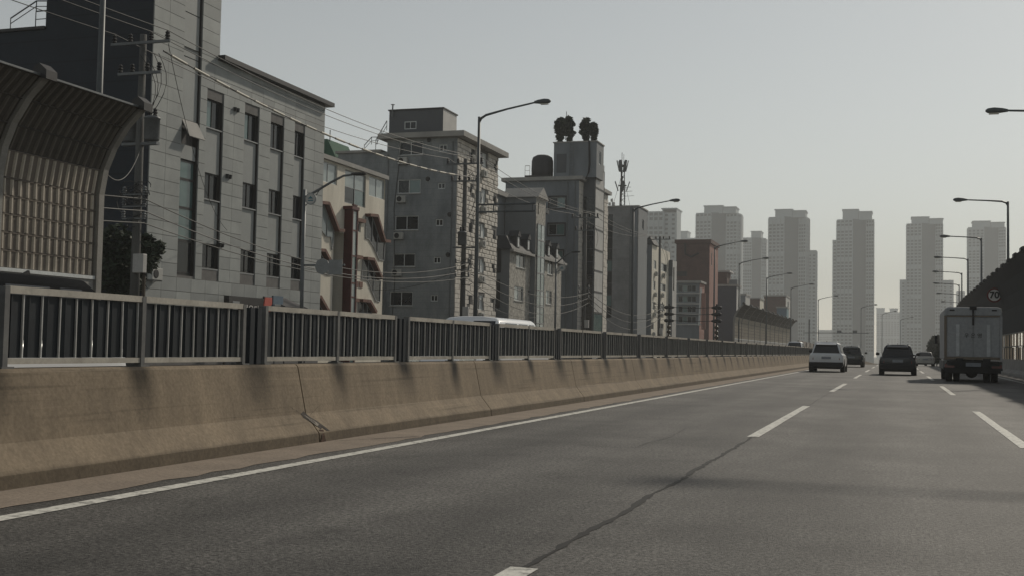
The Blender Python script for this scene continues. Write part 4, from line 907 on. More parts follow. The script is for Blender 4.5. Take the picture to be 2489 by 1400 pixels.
# ---- far low buildings over the far noise wall
def lowb(name, label, px0, px1, px2, py, Y, mf, ms, win=None):
    x0, x1 = onY(px0, py+20, Y).x, onY(px1, py+20, Y).x; y1 = onX(px2, py+20, x1).y; zt = onY((px0+px1)/2, py, Y).z
    b = empty(name, ((x0+x1)/2, Y, -6), label, 'building'); hx_ = [(Y+(y1-Y)*.35, Y+(y1-Y)*.65, zt-3.5, zt-1)] if win else []
    shell(b, x0, x1, Y, y1, -7, zt, [mf, ms], hx_, [], .15)
    if hx_: window(b, 'X', x1, hx_[0], .15, 1, 1, whiteframe, [glass], .15)
    bpart(b, 'coping', slab, (x0-.2, x1+.2, Y-.2, y1+.2, zt+.002, zt+.35)); return b
lowb('small_house', 'small grey house with white end wall above the noise wall top', 1799, 1812, 1823, 717, 270, palemetal, grey5)
lowb('small_house', 'brown low house with a cream gable behind the noise wall joint', 1823, 1847, 1856, 726, 300, cream, brick8)
lowb('small_house', 'wide brown house with white window end near the end of the noise wall', 1857, 1910, 1921, 720, 330, palemetal, brick8, True)
lowb('blue_shed', 'low teal-blue shed peeking above the far noise wall', 1888, 1912, 1917, 748, 300, teal, blueboard)

# ================================================================== HAZY APARTMENT TOWERS
def tower(name, label, Y, front, crown, wing=(), ncols=(4, 5, 3), deep=26):
    # front: [(px, dy)] corner columns left to right; py top; crown/wing: (px0, px1, pytop)
    pts, ptop = front; P = [Vector((onY(px, 700, Y+dy).x, Y+dy, 0)) for px, dy in pts]; zt = onY(pts[1][0], ptop, Y).z
    t = empty(name, (P[0].x, Y, -8), label, 'apartment tower', 'hazy apartment towers')
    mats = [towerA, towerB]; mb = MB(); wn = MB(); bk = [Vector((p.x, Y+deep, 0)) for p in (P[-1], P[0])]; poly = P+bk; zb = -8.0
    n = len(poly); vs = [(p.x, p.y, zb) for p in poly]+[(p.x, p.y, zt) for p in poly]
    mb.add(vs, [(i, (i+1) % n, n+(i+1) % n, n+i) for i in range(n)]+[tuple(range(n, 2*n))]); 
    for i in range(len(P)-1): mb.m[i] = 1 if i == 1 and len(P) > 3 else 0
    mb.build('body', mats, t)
    fl = 2.9; nf = int((zt-zb-10)/fl)
    for i in range(len(P)-1):
        a, b = P[i], P[i+1]; d = b-a; L_ = d.length
        if L_ < 3: continue
        d.normalize(); nrm = Vector((d.y, -d.x, 0)); k = ncols[min(i, len(ncols)-1)]; mid = (i == 1 and len(P) > 3)
        for c in range(k):
            u = L_*(c+.5)/k; wd = L_/k*(.66 if not mid else .8)
            for f in range(nf):
                z0 = zb+10+fl*f+.9; hh = 1.75 if not mid else 1.5
                if not mid and f % 9 == 8: continue
                q = [a+d*(u-wd/2), a+d*(u+wd/2)]; p4 = []
                for zz_ in (z0, z0+hh):
                    for e_ in q: p4.append(e_+nrm*.12+Vector((0, 0, zz_)))
                wn.add([p4[0], p4[1], p4[3], p4[2]], [(0, 1, 2, 3)])
        if not mid:
            for c in range(k+1):
                u = L_*c/k; wn.prism([a+d*(u-.25)+nrm*-.02, a+d*(u+.25)+nrm*-.02, a+d*(u+.25)+nrm*.5, a+d*(u-.25)+nrm*.5], (0, 0, zt-1), 1)
    o = wn.build('window', [towerW, towerA], t, fix=False); o['kind'] = 'stuff'
    for a, b, py in crown:
        x0, x1 = onY(a, 520, Y+3).x, onY(b, 520, Y+3).x; z1 = onY((a+b)/2, py, Y+3).z
        MB().box(x0, x1, Y+4, Y+deep-4, zt-.5, z1).box(x0-.6, x1+.6, Y+3.4, Y+deep-3, z1+.003, z1+.8).build('roof_crown', towerA, t)
    for a, b, py, dy in wing:
        x0, x1 = onY(a, 700, Y+dy).x, onY(b, 700, Y+dy).x; z1 = onY((a+b)/2, py, Y+dy).z
        wg = MB().box(x0, x1, Y+dy, Y+dy+15, zb, z1).build('wing', towerA, t); w2 = MB(); kk = max(1, round((x1-x0)/4))
        for c in range(kk):
            for f in range(int((z1-zb-10)/fl)):
                xx = x0+(x1-x0)*(c+.5)/kk; w2.box(xx-.9, xx+.9, Y+dy-.1, Y+dy+.05, zb+10+fl*f+.9, zb+10+fl*f+2.2)
        o = w2.build('wing_window', towerW, wg); o['kind'] = 'stuff'
    return t
tower('apartment_tower', 'hazy tower half hidden behind the tiled building with the antenna mast', 720, ([(1540, 0), (1610, 0), (1611, 3)], 514), [(1609, 1643, 509)], [(1610, 1643, 510, 4)], (6, 1))
tower('apartment_tower', 'low hazy tower peeping out between taller ones above the brown brick block', 1150, ([(1630, 0), (1689, 0), (1690, 6)], 579), [(1651, 1671, 564)], [], (8, 2))
tower('apartment_tower', 'broad hazy tower with two-part crown behind the brown brick block', 930, ([(1690, 3), (1727, 0), (1764, 8), (1790, 6), (1800, 14)], 517), [(1711, 1756, 502), (1757, 1788, 505)], [(1786, 1800, 524, 12)])
tower('apartment_tower', 'ribbed hazy slab tower between the two broad twin-crowned ones', 1120, ([(1800, 0), (1826, 0), (1850, 4), (1861, 10)], 578), [(1826, 1850, 564)], [], (6, 6, 3))
tower('apartment_tower', 'broad hazy tower left of the sky gap with a lower slab at its side', 960, ([(1867, 3), (1905, 0), (1941, 8), (1958, 5), (1966, 14)], 527), [(1884, 1926, 511), (1927, 1958, 514)], [(1962, 1984, 609, 14)])
tower('apartment_tower', 'free-standing hazy tower with a lower left shoulder above the dark far car', 1020, ([(2033, 3), (2072, 0), (2105, 8), (2124, 4)], 533), [(2048, 2086, 511), (2087, 2119, 516)], [(2023, 2034, 584, 4)])
tower('apartment_tower', 'hazy tower with lower wings on both sides beside the box truck', 1110, ([(2203, 3), (2240, 0), (2274, 8), (2292, 4)], 543), [(2216, 2258, 529), (2259, 2292, 533)], [(2187, 2204, 680, 4), (2290, 2318, 681, 10)])
tower('apartment_tower', 'palest hazy tower rising behind the dark noise wall', 1230, ([(2353, 3), (2392, 0), (2428, 8), (2445, 4)], 552), [(2365, 2407, 539), (2408, 2442, 542)])
tower('apartment_tower', 'small far pair of hazy blocks low between two tall towers', 1900, ([(2131, 0), (2158, 0), (2187, 0)], 758), [(2131, 2151, 749), (2163, 2183, 750)], [], (4, 4))
tower('apartment_tower', 'low faint block at the foot of the gap beside the free-standing tower', 1800, ([(1990, 0), (2010, 0), (2026, 0)], 801), [], [], (6, 5))
tower('apartment_tower', 'tiny faint block right above the far lamp posts near the noise wall', 1700, ([(2326, 0), (2336, 0), (2345, 0)], 706), [], [], (3, 3))

# ================================================================== LAMPS, POLES, CABLES
def lamp_proto(H_, arm, rise):
    r_ = empty('highway_lamp', (0, 0, 0))
    MB().tube([(0, 0, 0), (0, 0, H_*.5), (0, 0, H_)], [.13, .105, .075], 10).tube([(0, 0, 0), (0, 0, .35)], .2, 8).build('pole', lampgrey, r_, True)
    pts = [(0, 0, H_-.45), (.12, 0, H_-.08), (.4, 0, H_+rise*.12), (arm*.5, 0, H_+rise*.55), (arm, 0, H_+rise)]
    MB().tube(pts, [.07, .075, .065, .05, .045], 8).build('arm', lampgrey, r_, True)
    x, z = arm, H_+rise
    h = MB(); h.loft([[(x+dx, yy*wd, z+zz*ht+dz) for yy, zz in ((-1, -.3), (-.7, -1), (.7, -1), (1, -.3), (.75, .8), (0, 1), (-.75, .8))] for dx, wd, ht, dz in ((-.12, .07, .06, 0), (.12, .13, .10, .02), (.45, .17, .13, .03), (.7, .15, .10, .03), (.8, .06, .04, .02))])
    o = h.build('lamp_head', lampgrey, r_, True); MB().box(x+.25, x+.66, -.1, .1, z-.14, z-.1).build('lamp_lens', lens, o)
    return r_
LL = lamp_proto(12.9, 3.3, .62); LR = lamp_proto(11.75, 2.75, .18)
def solve_y(px, py, X0):
    Y = onX(px, py, X0).y
    for _ in range(4): Y = onX(px, py, X0+rdx(Y)).y
    return Y
ll = [((250, 0), 'steel highway lamp post crossing the dark side wall of the granite building'), ((1165, 285), 'tall highway lamp with twin sign bars before the stone-front flats'), ((1540, 508), 'highway lamp in front of the tiled building with the mast'),
      ((1737, 601), 'highway lamp whose post runs down the pink strip of the brown brick block'), ((1797, 640), 'highway lamp beside the navy panelled building'), ((1862, 675), 'highway lamp rising at the joint of the far noise wall'),
      ((1909, 700), 'highway lamp above the white-ended far house'), ((1940, 727), 'thin far highway lamp before the lower slab of a tower'), ((1972, 747), 'far highway lamp over the white off-road car, left one'), ((1994, 762), 'far highway lamp over the white off-road car, in the sky gap'), ((2014, 775), 'farthest highway lamp of the left row, against the free-standing tower')]
for i, ((px, py), lb) in enumerate(ll):
    Y = solve_y(px, py, -22.0); X = -22.0+rdx(Y); t = LL if i == 0 else copy_tree(LL); zb = rdz(Y)-.1; top = onY(px, py, Y).z if i else 12.9
    t.location = (X, Y, zb); t.scale = (1, 1, (top-zb)/12.9); WL[t.name] = Vector((X, Y, zb)); tag(t, lb, 'street lamp', 'highway lamps along the opposite edge')
    if i == 1:
        sb = MB(); zl = [onY(1230, yy, Y).z-zb for yy in (497, 515)]; k = t.scale.z; xe = onY(1302, 505, Y).x-X
        for z_ in zl: sb.tube([(0, 0, z_/k), (xe, 0, z_/k)], .05, 6)
        for q in (.28, .95): sb.tube([(xe*q, 0, zl[1]/k), (xe*q, 0, zl[0]/k)], .035, 6)
        o = sb.build('sign_bars', lampgrey, None); o.parent = t
lr_ = [(27.0, 'street lamp just outside the view whose shadow crosses the road'), (55.5, 'highway lamp head reaching in over the lane, closest of the row over the noise wall'), (87.2, 'tallest full highway lamp over the dark noise wall'), (114, 'highway lamp before the palest hazy tower'), (138, 'highway lamp over the noise wall next to the winged tower'), (160, 'highway lamp in front of the winged hazy tower, middle of the row'), (183, 'smaller highway lamp in front of the winged tower'), (207, 'small highway lamp left above the box truck'), (232, 'faint far highway lamp above the box truck'), (258, 'faintest highway lamp at the far end of the row')]
for i, (Y, lb) in enumerate(lr_):
    if i == 0: t = LR
    else: t = copy_tree(LR)
    X = 7.25+rdx(Y); zb = rdz(Y)*.5; t.location = (X, Y, zb); t.rotation_euler = (0, 0, math.pi); WL[t.name] = Vector((X, Y, zb)); tag(t, lb, 'street lamp', 'highway lamps behind the dark noise wall')

def city_lamp(px, py, X, label, arm_px, signs):
    p = onX(px, py, X); Y = p.y; base = Vector((X, Y, GZ)); t = empty('city_street_lamp', base, label, 'street lamp')
    MB().tube([base, (X, Y, p.z)], [.1, .07], 8).build('pole', galv, t, True)
    e = onY(arm_px[0], arm_px[1], Y); d = e-p
    a = [p+Vector((0, 0, -.35)), p+Vector((d.x*.25, 0, -.05)), p+Vector((d.x*.5, 0, d.z*.45)), p+Vector((d.x*.75, 0, d.z*.9)), e]
    MB().tube(a, [.06, .06, .055, .05, .045], 8).build('arm', galv, t, True)
    h = MB(); h.loft([[(e.x+dx, Y+yy*wd, e.z+zz*.07*wd/.12) for yy, zz in ((-1, 0), (-.6, -1), (.6, -1), (1, 0), (.5, 1), (-.5, 1))] for dx, wd in ((-.25, .05), (0, .12), (.35, .11), (.5, .04))]); h.build('lamp_head', darktrim, t, True)
    q = onY(px+14, py+22, Y-.1); em = MB().lathe([(.27, 0), (.27, .04)], q, 24, 'Y').build('emblem_disc', signback, t)
    MB().lathe([(.22, -.006), (.22, 0)], q, 24, 'Y').build('emblem_face', palemetal, em); MB().prism([q+Vector((-.15, -.012, 0)), q+Vector((.15, -.012, 0)), q+Vector((.06, -.012, .06)), q+Vector((0, -.012, .12)), q+Vector((-.06, -.012, .06))], (0, .006, 0)).box(q.x-.13, q.x+.13, q.y-.012, q.y-.006, q.z-.1, q.z-.05).build('emblem_mark', teal, em)
    MB().tube([q+Vector((.2, .1, .15)), (p.x+d.x*.35, Y, p.z+d.z*.25)], .02, 6).tube([q+Vector((-.2, .1, -.18)), (X, Y, q.z-.35)], .02, 6).build('emblem_stay', galv, t)
    if signs:
        zz_ = onY(770, 645, Y).z; x1 = onY(838, 645, Y).x
        MB().tube([(X, Y, zz_), (x1, Y, zz_)], .045, 8).build('mast_arm', galv, t)
        q = onY(783, 648, Y-.1); s_ = MB().lathe([(.36, 0), (.36, .03)], q, 8, 'Y').build('sign_back', signback, t)
        a0, a1, c0, c1 = rY(Y-.1, 799, 632, 832, 668); MB().box(a0, a1, Y-.12, Y-.09, c0, c1).build('sign_back', signback, t)
    return t
city_lamp(741, 462, -25.0, 'curved-arm city lamp with round emblem in front of the cream building', (866, 424), True)
city_lamp(1352, 630, -25.0, 'curved-arm city lamp with emblem before the mansard house', (1396, 613), False)

# utility poles
UX = -27.0
UP = [(37.2, 12.6, 'concrete utility pole with transformers and tangled wires by the granite building'), (72.0, 13.4, 'concrete utility pole standing before the corner of the stone-front flats'), (103.4, 13.3, 'utility pole in front of the lift shaft building'), (138.8, 14.6, 'utility pole in front of the pale rendered block')]
def insul(mb, p, s=1.0): mb.lathe([(.03*s, 0), (.07*s, .03*s), (.05*s, .08*s), (.085*s, .11*s), (.05*s, .16*s), (.07*s, .2*s), (.03*s, .25*s)], p, 8)
up_objs = []
for k, (Y, h, lb) in enumerate(UP):
    t = empty('utility_pole', (UX, Y, GZ), lb, 'utility pole', 'utility poles along the side road'); up_objs.append(t)
    MB().tube([(UX, Y, GZ), (UX, Y, h)], [.2, .13], 10).build('pole', polecon, t, True)
    arms = [(h-.35, 1.3)]+([(h-1.5, .95)] if k != 3 else [])
    for z_, hl in arms:
        o = MB().box(UX-hl, UX+hl, Y-.2, Y-.11, z_-.05, z_+.05).build('crossarm', galv, t)
        for x_ in (-hl*.9, -hl*.35, hl*.35, hl*.9): mb = MB(); insul(mb, (UX+x_, Y-.155, z_+.05), 1.3); mb.build('insulator', plastic, o)
    if k in (0, 1):
        zt_ = 9.0 if k == 0 else 8.1
        for j, (dx, dy) in enumerate(((.55, -.05), (-.5, .1)) if k == 0 else ((.05, -.45),)):
            o = MB().lathe([(.26, -.45), (.29, -.4), (.29, .35), (.31, .36), (.31, .42), (.2, .47)], (UX+dx, Y+dy, zt_), 14).build('transformer', galv, t, True)
            mb = MB()
            for s_ in (-.12, .12): insul(mb, (UX+dx+s_, Y+dy, zt_+.46), 1.2)
            mb.build('bushing', plastic, o)
        MB().box(UX-.75, UX+.8, Y-.1, Y+.1, zt_-.6, zt_-.5).build('platform', galv, t)
    b_ = (3.6, .45) if k == 0 else (3.0, .4); MB().box(UX+.12, UX+.12+b_[1], Y-.35, Y-.1, b_[0], b_[0]+.7).build('junction_box', palemetal, t, bevel=.02)
    # slack loops of drop wire round the pole
    mb = MB()
    for j in range(9 if k == 0 else 5):
        zc = random.uniform(5.2, 6.8); r0 = random.uniform(.25, .7); cx_ = UX+random.uniform(-.3, .6); pts = [(cx_+r0*math.cos(a), Y-.2+random.uniform(-.06, .06), zc+r0*random.uniform(.5, .9)*math.sin(a)) for a in [i*math.pi*2/14*random.uniform(.97, 1.03) for i in range(13)]]; mb.tube(pts, .018, 5)
    for j in range(4): q0 = Vector((UX+random.uniform(-.3, 1.0), Y-.15, 11.8-(12.6-h))); q1 = Vector((UX+random.uniform(.2, .7), Y-.1, 9.5)); mb.tube([q0.lerp(q1, i/6)+Vector((.5*math.sin(i/6*math.pi), 0, 0)) for i in range(7)], .014, 5)
    o = mb.build('wire_loops', cablem, t); o['kind'] = 'stuff'
    mb = MB()
    for j in range(3): mb.box(UX-.5, UX+.5, Y-.24, Y-.18, 5.6+.45*j, 5.65+.45*j); 
    for j in range(3): insul(mb, (UX+.45, Y-.21, 5.65+.45*j), 1.1); insul(mb, (UX-.45, Y-.21, 5.65+.45*j), 1.1)
    mb.build('service_bracket', galv, t)
# H-frame with three crossarms of hanging insulators
YH = 118.0; xa_, xb_ = onY(1626, 780, YH).x, onY(1742, 780, YH).x
hf = empty('insulator_frame', ((xa_+xb_)/2, YH, 0), 'frame of three wires between stacks of dark insulators before the brick block', 'utility frame')
for x_ in (xa_, xb_):
    MB().tube([(x_, YH, GZ), (x_, YH, onY(1680, 738, YH).z)], .09, 8).build('post', darktrim, hf)
for py in (747, 763, 779):
    z_ = onY(1684, py, YH).z; MB().tube([(xa_+.6, YH-.05, z_), ((xa_+xb_)/2, YH-.05, z_-.08), (xb_-.6, YH-.05, z_)], .035, 6).build('wire', cablem, hf)
    for x_, s_ in ((xa_, 1), (xb_, -1)):
        MB().lathe([(.05, -.5), (.16, -.42), (.2, -.2), (.13, -.1), (.22, .1), (.16, .28), (.1, .45), (.03, .6)] if s_ > 0 else [(.03, -.6), (.1, -.45), (.16, -.28), (.22, -.1), (.13, .1), (.2, .2), (.16, .42), (.05, .5)], (x_, YH, z_), 10, 'X').build('insulator', plastic, hf, True)
for x_, n_ in ((xa_, 3), (xb_, 6)):
    for j in range(n_): MB().lathe([(.06, 0), (.2, .1), (.22, .25), (.08, .4)], (x_, YH, onY(1740, 800+12*j, YH).z), 10).build('insulator', M('brown_insulator', (.07, .05, .03), None, 3, .4) if 'brown_insulator' not in MATS else MATS['brown_insulator'], hf, True)

def catenary(a, b, sag, n=24): a, b = Vector(a), Vector(b); return [a.lerp(b, i/n)+Vector((0, 0, -sag*4*(i/n)*(1-i/n))) for i in range(n+1)]
def cable(label, a, b, sag, r, m=None, n=24, name='overhead_cable'):
    o = MB().tube(catenary(a, b, sag, n), r, 6).build(name, m or cablem); tag(o, label, 'cable', 'overhead cables along the side road'); return o
y0, y1, y2, y3 = [u[0] for u in UP]; h0_, h1_, h2_, h3_ = [u[1] for u in UP]
for j, (dx, nm) in enumerate(((-1.17, 'outer'), (.45, 'middle'), (1.17, 'roadside'))):
    cable('thin %s power line leaving the transformer pole over the noise wall' % nm, (UX+dx, 2, h0_+.1), (UX+dx, y0-.15, h0_+.05), .5, .016)
    cable('thin %s power line falling across the granite front to the next pole' % nm, (UX+dx, y0-.15, h0_+.05), (UX+dx, y1-.15, h1_+.05), .75, .016)
    cable('thin %s power line between the flats and the lift shaft building' % nm, (UX+dx, y1-.15, h1_+.05), (UX+dx, y2-.15, h2_+.05), .7, .018)
    cable('thin %s power line from the lift shaft building towards the pale block' % nm, (UX+dx, y2-.15, h2_+.05), (UX+dx, y3-.15, h3_+.05), .7, .02)
p1, p2 = onX(405, 128, UX+.9), Vector((UX+.9, y1-.2, h1_-1.3)); p1.y = y0
mc = empty('sleeved_cable', p1, 'thick cable in pale segmented sleeves slanting across the granite building', 'cable', 'overhead cables along the side road')
pts = catenary(p1, p2, .9, 68); MB().tube(pts, .03, 6).build('cable_core', cablem, mc)
for i in range(1, 60, 3): MB().tube(pts[i:i+3], .055, 8).build('cable_sleeve', sleeve, mc)
for j, (z_, sg_, m_, nm) in enumerate(((6.35, 1.5, cablep, 'upper'), (5.9, 1.35, cablem, 'middle'), (5.45, 1.05, cablep, 'lower'))):
    cable('%s sagging telephone cable across the lower granite front and cream building' % nm, (UX+.45, y0-.2, z_), (UX+.45, y1-.2, z_+.15), sg_, .02, m_)
    cable('%s sagging telephone cable past the mansard house' % nm, (UX+.45, y1-.2, z_), (UX+.45, y2-.2, z_-.2), 1.1+.25*j, .022, m_)
    cable('%s sagging telephone cable past the tiled building' % nm, (UX+.45, y2-.2, z_-.1), (UX+.45, y3-.2, z_-.2), 1.5+.3*j, .026, m_)
    cable('%s telephone cable ending at the transformer pole behind the noise wall' % nm, (UX+.45, 6, z_), (UX+.45, y0-.2, z_), .6, .025, m_)
cable('drop wire from the pole to the cream building wall', (UX, y1, 6.2), onX(905, 705, -34.9), .4, .015)
cable('drop wire from the pole to the stone-front flats', (UX, y1, 9.2), onX(1170, 350, -32.8), .3, .015)
cable('drop wire hanging down the granite front from the crossarm', (UX+1.1, y0, h0_-.4), onX(552, 560, -32.8), 1.2, .012)
cable('pale drop wire between the noise wall end and the transformer pole', (-21.6, 27.9, 6.2), (UX+.1, y0, 8.4), .9, .014, cablep)
cable('dark drop wire from the middle pole to the mansard house tower', (UX, y1, 5.0), onX(1305, 770, -32.0), .7, .016)
cable('pale service wire from the lift shaft to the insulator frame', onX(1470, 750, -31.7), (xa_, YH, onY(1626, 760, YH).z), .9, .02, cablep)

# ================================================================== SIGNS AND SMALL THINGS AT THE FOOT OF THE BUILDINGS
a0, a1, c0, c1 = rX(-32.2, 556, 722, 652, 768)
sb = empty('shop_signboard', (-32.3, a0, 2.5), 'dark shop signboard with white lettering at the foot of the granite building', 'sign')
MB().box(-32.5, -32.2, a0, a1, c0, c1).build('board', darktrim, sb)
em = rX(-32.2, 566, 722, 579, 738); MB().box(-32.2, -32.18, a0+.35, a0+1.0, c1-1.05, c1-.25).build('emblem', signback, sb)
text('안경은단속결', sb, ((-32.18), (a0+a1)/2+.45, c1-.72), .62, 'X', signwhite)
for yy in (a0+.3, a1-.3): MB().box(-32.6, -32.5, yy-.05, yy+.05, GZ, c1-.1).build('post', darktrim, sb)
q = [onX(*p, -31.6) for p in ((643, 722), (659, 723), (659, 738), (655, 744), (655, 772), (626, 772), (640, 740))]
ra = empty('red_arrow_sign', (-31.6, q[0].y, 2), 'red panel sign standing beside the dark shop signboard', 'sign')
MB().prism([q[0], q[1], q[2], q[3], q[4], q[4]+(q[6]-q[3])*.8, q[6]], (.06, 0, 0)).build('panel', redboard, ra); MB().tube([(-31.65, q[0].y+.3, GZ), (-31.65, q[0].y+.3, q[0].z-.1)], .04, 6).build('post', galv, ra)
a0, a1, c0, c1 = rX(-31.8, 664, 719, 688, 760); bb = empty('blue_board', (-31.8, a0, 2), 'small dull blue notice board right of the red sign', 'sign')
MB().box(-31.9, -31.8, a0, a1, c0, c1).build('board', blueboard, bb); MB().box(-31.79, -31.76, a0+.1, a1-.1, c1-.55, c1-.45).box(-31.79, -31.76, a0+.2, a1-.3, c1-.8, c1-.7).build('print', signback, bb); MB().tube([(-31.95, (a0+a1)/2, GZ), (-31.95, (a0+a1)/2, c1)], .05, 6).build('post', galv, bb)
a0, a1, c0, c1 = rX(-31.5, 694, 722, 748, 770); sc_ = empty('shop_canopy', (-32.2, a0, 2), 'dark shop canopy with hanging odds and ends before the cream building', 'canopy')
MB().prism([(-32.9, a0, c1), (-31.5, a0, c1-.55), (-31.5, a0, c1-.75), (-32.9, a0, c1-.2)], (0, a1-a0, 0)).build('roof', tankm, sc_)
for yy in (a0+.1, a1-.1): MB().box(-31.6, -31.54, yy-.03, yy+.03, GZ, c1-.76).build('post', darktrim, sc_)
for j in range(6): MB().box(-31.5, -31.44, a0+.2+.45*j, a0+.42+.45*j, c1-.95-random.uniform(0, .3), c1-.66).build('price_card', random.choice((signwhite, signback, darktrim)), sc_)

def bush(name, label, c, rx_, rz_, n, size, cat='shrub'):
    c = Vector(c); t = empty(name, (c.x, c.y, c.z-rz_), label, cat); mb = MB(); leaf_ball(mb, c, rx_, rz_, n, size)
    for _ in range(8): leaf_ball(mb, c+Vector((random.uniform(-.7, .7)*rx_, random.uniform(-.7, .7)*rx_, random.uniform(-.6, .6)*rz_)), rx_*.4, rz_*.35, n//10, size)
    mb.build('crown', leafm, t, fix=False); MB().tube([(c.x, c.y, rdz(c.y)-.3), (c.x+.05, c.y, c.z)], [.12, .05], 6).build('trunk', bark, t); return t
q = onX(350, 618, -28.3); bush('street_tree', 'dark shaggy small tree beside the transformer pole', q, .65, .8, 900, .16, 'tree')
q = onX(285, 640, -30.0); bush('street_tree', 'dark tree crown behind the end of the brown noise wall', q, 1.0, 1.6, 1400, .16, 'tree')
q = onY(2277, 848, 205); bush('roadside_bush', 'dark round bush beside the far end of the noise wall, left of the truck', q, 1.6, 2.4, 1800, .25)

# ================================================================== VEHICLES
def wheel(parent, x, y, r, wd):
    s = 1 if x > 0 else -1; o = MB().lathe([(r*.62, -wd/2), (r*.94, -wd/2), (r, -wd*.36), (r, wd*.36), (r*.94, wd/2), (r*.62, wd/2)], (x, y, r), 22, 'X').build('wheel', black, parent, True)
    MB().lathe([(r*.64, wd/2*s-.04*s), (r*.6, wd/2*s-.01*s), (r*.2, wd/2*s-.03*s)], (x, y, r), 18, 'X').build('rim', rimm, o)
def body_ring(y, zlo, zhi, hw): return [(x, y, z) for x, z in ((-hw*.86, zlo), (-hw*.98, zlo+.14), (-hw, (zlo+zhi)/2), (-hw*.97, zhi-.1), (-hw*.9, zhi), (0, zhi+.03), (hw*.9, zhi), (hw*.97, zhi-.1), (hw, (zlo+zhi)/2), (hw*.98, zlo+.14), (hw*.86, zlo), (0, zlo))]
def car(name, label, L, W, H, kind, pm_, loc, rz=0, roof=None, rails=True, group='cars on the road', plate=True, rear_dark=None):
    t = empty(name, (0, 0, 0)); hw = W/2; suv = kind == 'suv'; belt = H*.62 if suv else H*.64
    rear = -L/2; gl = .22
    if suv: stn = [(rear, .50, belt-.1, .93), (rear+.06, .40, belt-.02, .97), (rear+.5, .30, belt+.02, 1), (0, gl, belt, 1), (L*.25, gl, belt-.03, 1), (L/2-.5, .26, belt-.12, .97), (L/2-.08, .32, belt-.3, .88), (L/2, .42, belt-.42, .8)]
    else: stn = [(rear, .45, belt-.1, .88), (rear+.1, .34, belt+.01, .95), (rear+.6, .25, belt+.03, 1), (0, gl, belt-.02, 1), (L*.22, gl, belt-.05, 1), (L/2-.5, .25, belt-.2, .96), (L/2-.06, .3, belt-.36, .86), (L/2, .42, belt-.42, .75)]
    MB().loft([body_ring(y, a, b, hw*k) for y, a, b, k in stn]).build('body', pm_, t, True, .03)
    zb, zt = belt-.02, H-.03
    if suv: yb0, yt0, yb1, yt1 = rear+.10, rear+.34, L*.27, L*.10
    else: yb0, yt0, yb1, yt1 = rear+.62, rear+1.25, L*.27, L*.07
    wb, wt = hw*.90, hw*.70
    def P(s, v, u): # s -1..1 across, v 0..1 up, u 0 rear .. 1 front
        y = (yb0+(yt0-yb0)*v)*(1-u)+(yb1+(yt1-yb1)*v)*u; w_ = (wb+(wt-wb)*v)*(1-.06*(u if u > .5 else 1-u)); return Vector((s*w_, y, zb+(zt-zb)*v+.05*(1-s*s)*(v > .9)))
    rings = [[P(-1, 0, u), P(-1, .5, u), P(-1, .9, u), P(-.88, 1, u), P(-.4, 1, u), P(.4, 1, u), P(.88, 1, u), P(1, .9, u), P(1, .5, u), P(1, 0, u)] for u in (0, .25, .5, .75, 1)]
    MB().loft(rings).build('cabin', roof or pm_, t, True, .03)
    def pane(nm, q, off, m_=carglass, parent=t): q = [Vector(a)+Vector(off) for a in q]; return MB().prism(q, Vector(off)*.6).build(nm, m_, parent)
    pane('rear_window', [P(-.9, .08, 0), P(.9, .08, 0), P(.86, .86, 0), P(-.86, .86, 0)], (0, -.014, .004))
    pane('windscreen', [P(-.92, .06, 1), P(.92, .06, 1), P(.88, .9, 1), P(-.88, .9, 1)], (0, .014, .006))
    for s in (-1, 1):
        for u0, u1 in ((.06, .22), (.25, .52), (.55, .86)): pane('side_window', [P(s, .1, u0+.02), P(s, .1, u1), P(s, .85, u1), P(s, .85, u0+.03)], (s*.012, 0, .004))
        tl = (rear-.012, belt-.18)
        MB().prism([(s*hw*.60 if not suv else s*hw*.72, tl[0], belt-.36 if suv else belt-.28), (s*hw*.93, tl[0]+.05, belt-.36 if suv else belt-.28), (s*hw*.90, tl[0]+.07, belt-.08), (s*hw*.62 if not suv else s*hw*.74, tl[0]+.02, belt-.08)], (0, .06, 0)).build('tail_light', redlamp, t)
        MB().box(s*hw*.62-.16, s*hw*.62+.16, L/2-.2, L/2-.02, belt-.34, belt-.2).build('headlight', chrome, t)
        m_ = MB(); m_.loft([[(s*(hw+.02+.2*k), L*.2+dy, belt+.12+dz) for dy, dz in ((-.05*f, -.08*f), (.07*f, -.07*f), (.07*f, .07*f), (-.05*f, .08*f))] for k, f in ((0, .5), (.3, 1), (.85, 1), (1, .6))]); m_.build('mirror', plastic, t, True)
        for yy in (rear+.95, L/2-.95): wheel(t, s*(hw-.13), yy, .36 if suv else .32, .24)
        for yy in (rear+.95, L/2-.95): MB().lathe([(.44 if suv else .39, -.02), (.44 if suv else .39, .02)], (s*(hw-.005), yy, .38 if suv else .34), 20, 'X').build('wheel_arch', plastic, t)
        if rails and suv: MB().tube([P(s*.8, 1, .12)+Vector((0, 0, .0)), P(s*.8, 1, .16)+Vector((0, 0, .07)), P(s*.8, 1, .75)+Vector((0, 0, .07)), P(s*.8, 1, .8)], .022, 6).build('roof_rail', chrome, t)
    MB().loft([[(x_*hw, rear+dy, z_) for x_, z_ in ((-.86, .30), (-.95, .42), (-.95, .60), (.95, .60), (.95, .42), (.86, .30))] for dy in (-.045, .12)]).build('rear_bumper', plastic if suv else pm_, t, bevel=.03)
    MB().loft([[(x_*hw, L/2+dy, z_) for x_, z_ in ((-.75, .26), (-.8, .4), (-.78, .52), (.78, .52), (.8, .4), (.75, .26))] for dy in (-.12, .04)]).build('front_bumper', plastic, t, bevel=.03)
    MB().box(-hw*.8, hw*.8, rear+.3, L/2-.3, .2, .3).build('underbody', plastic, t)
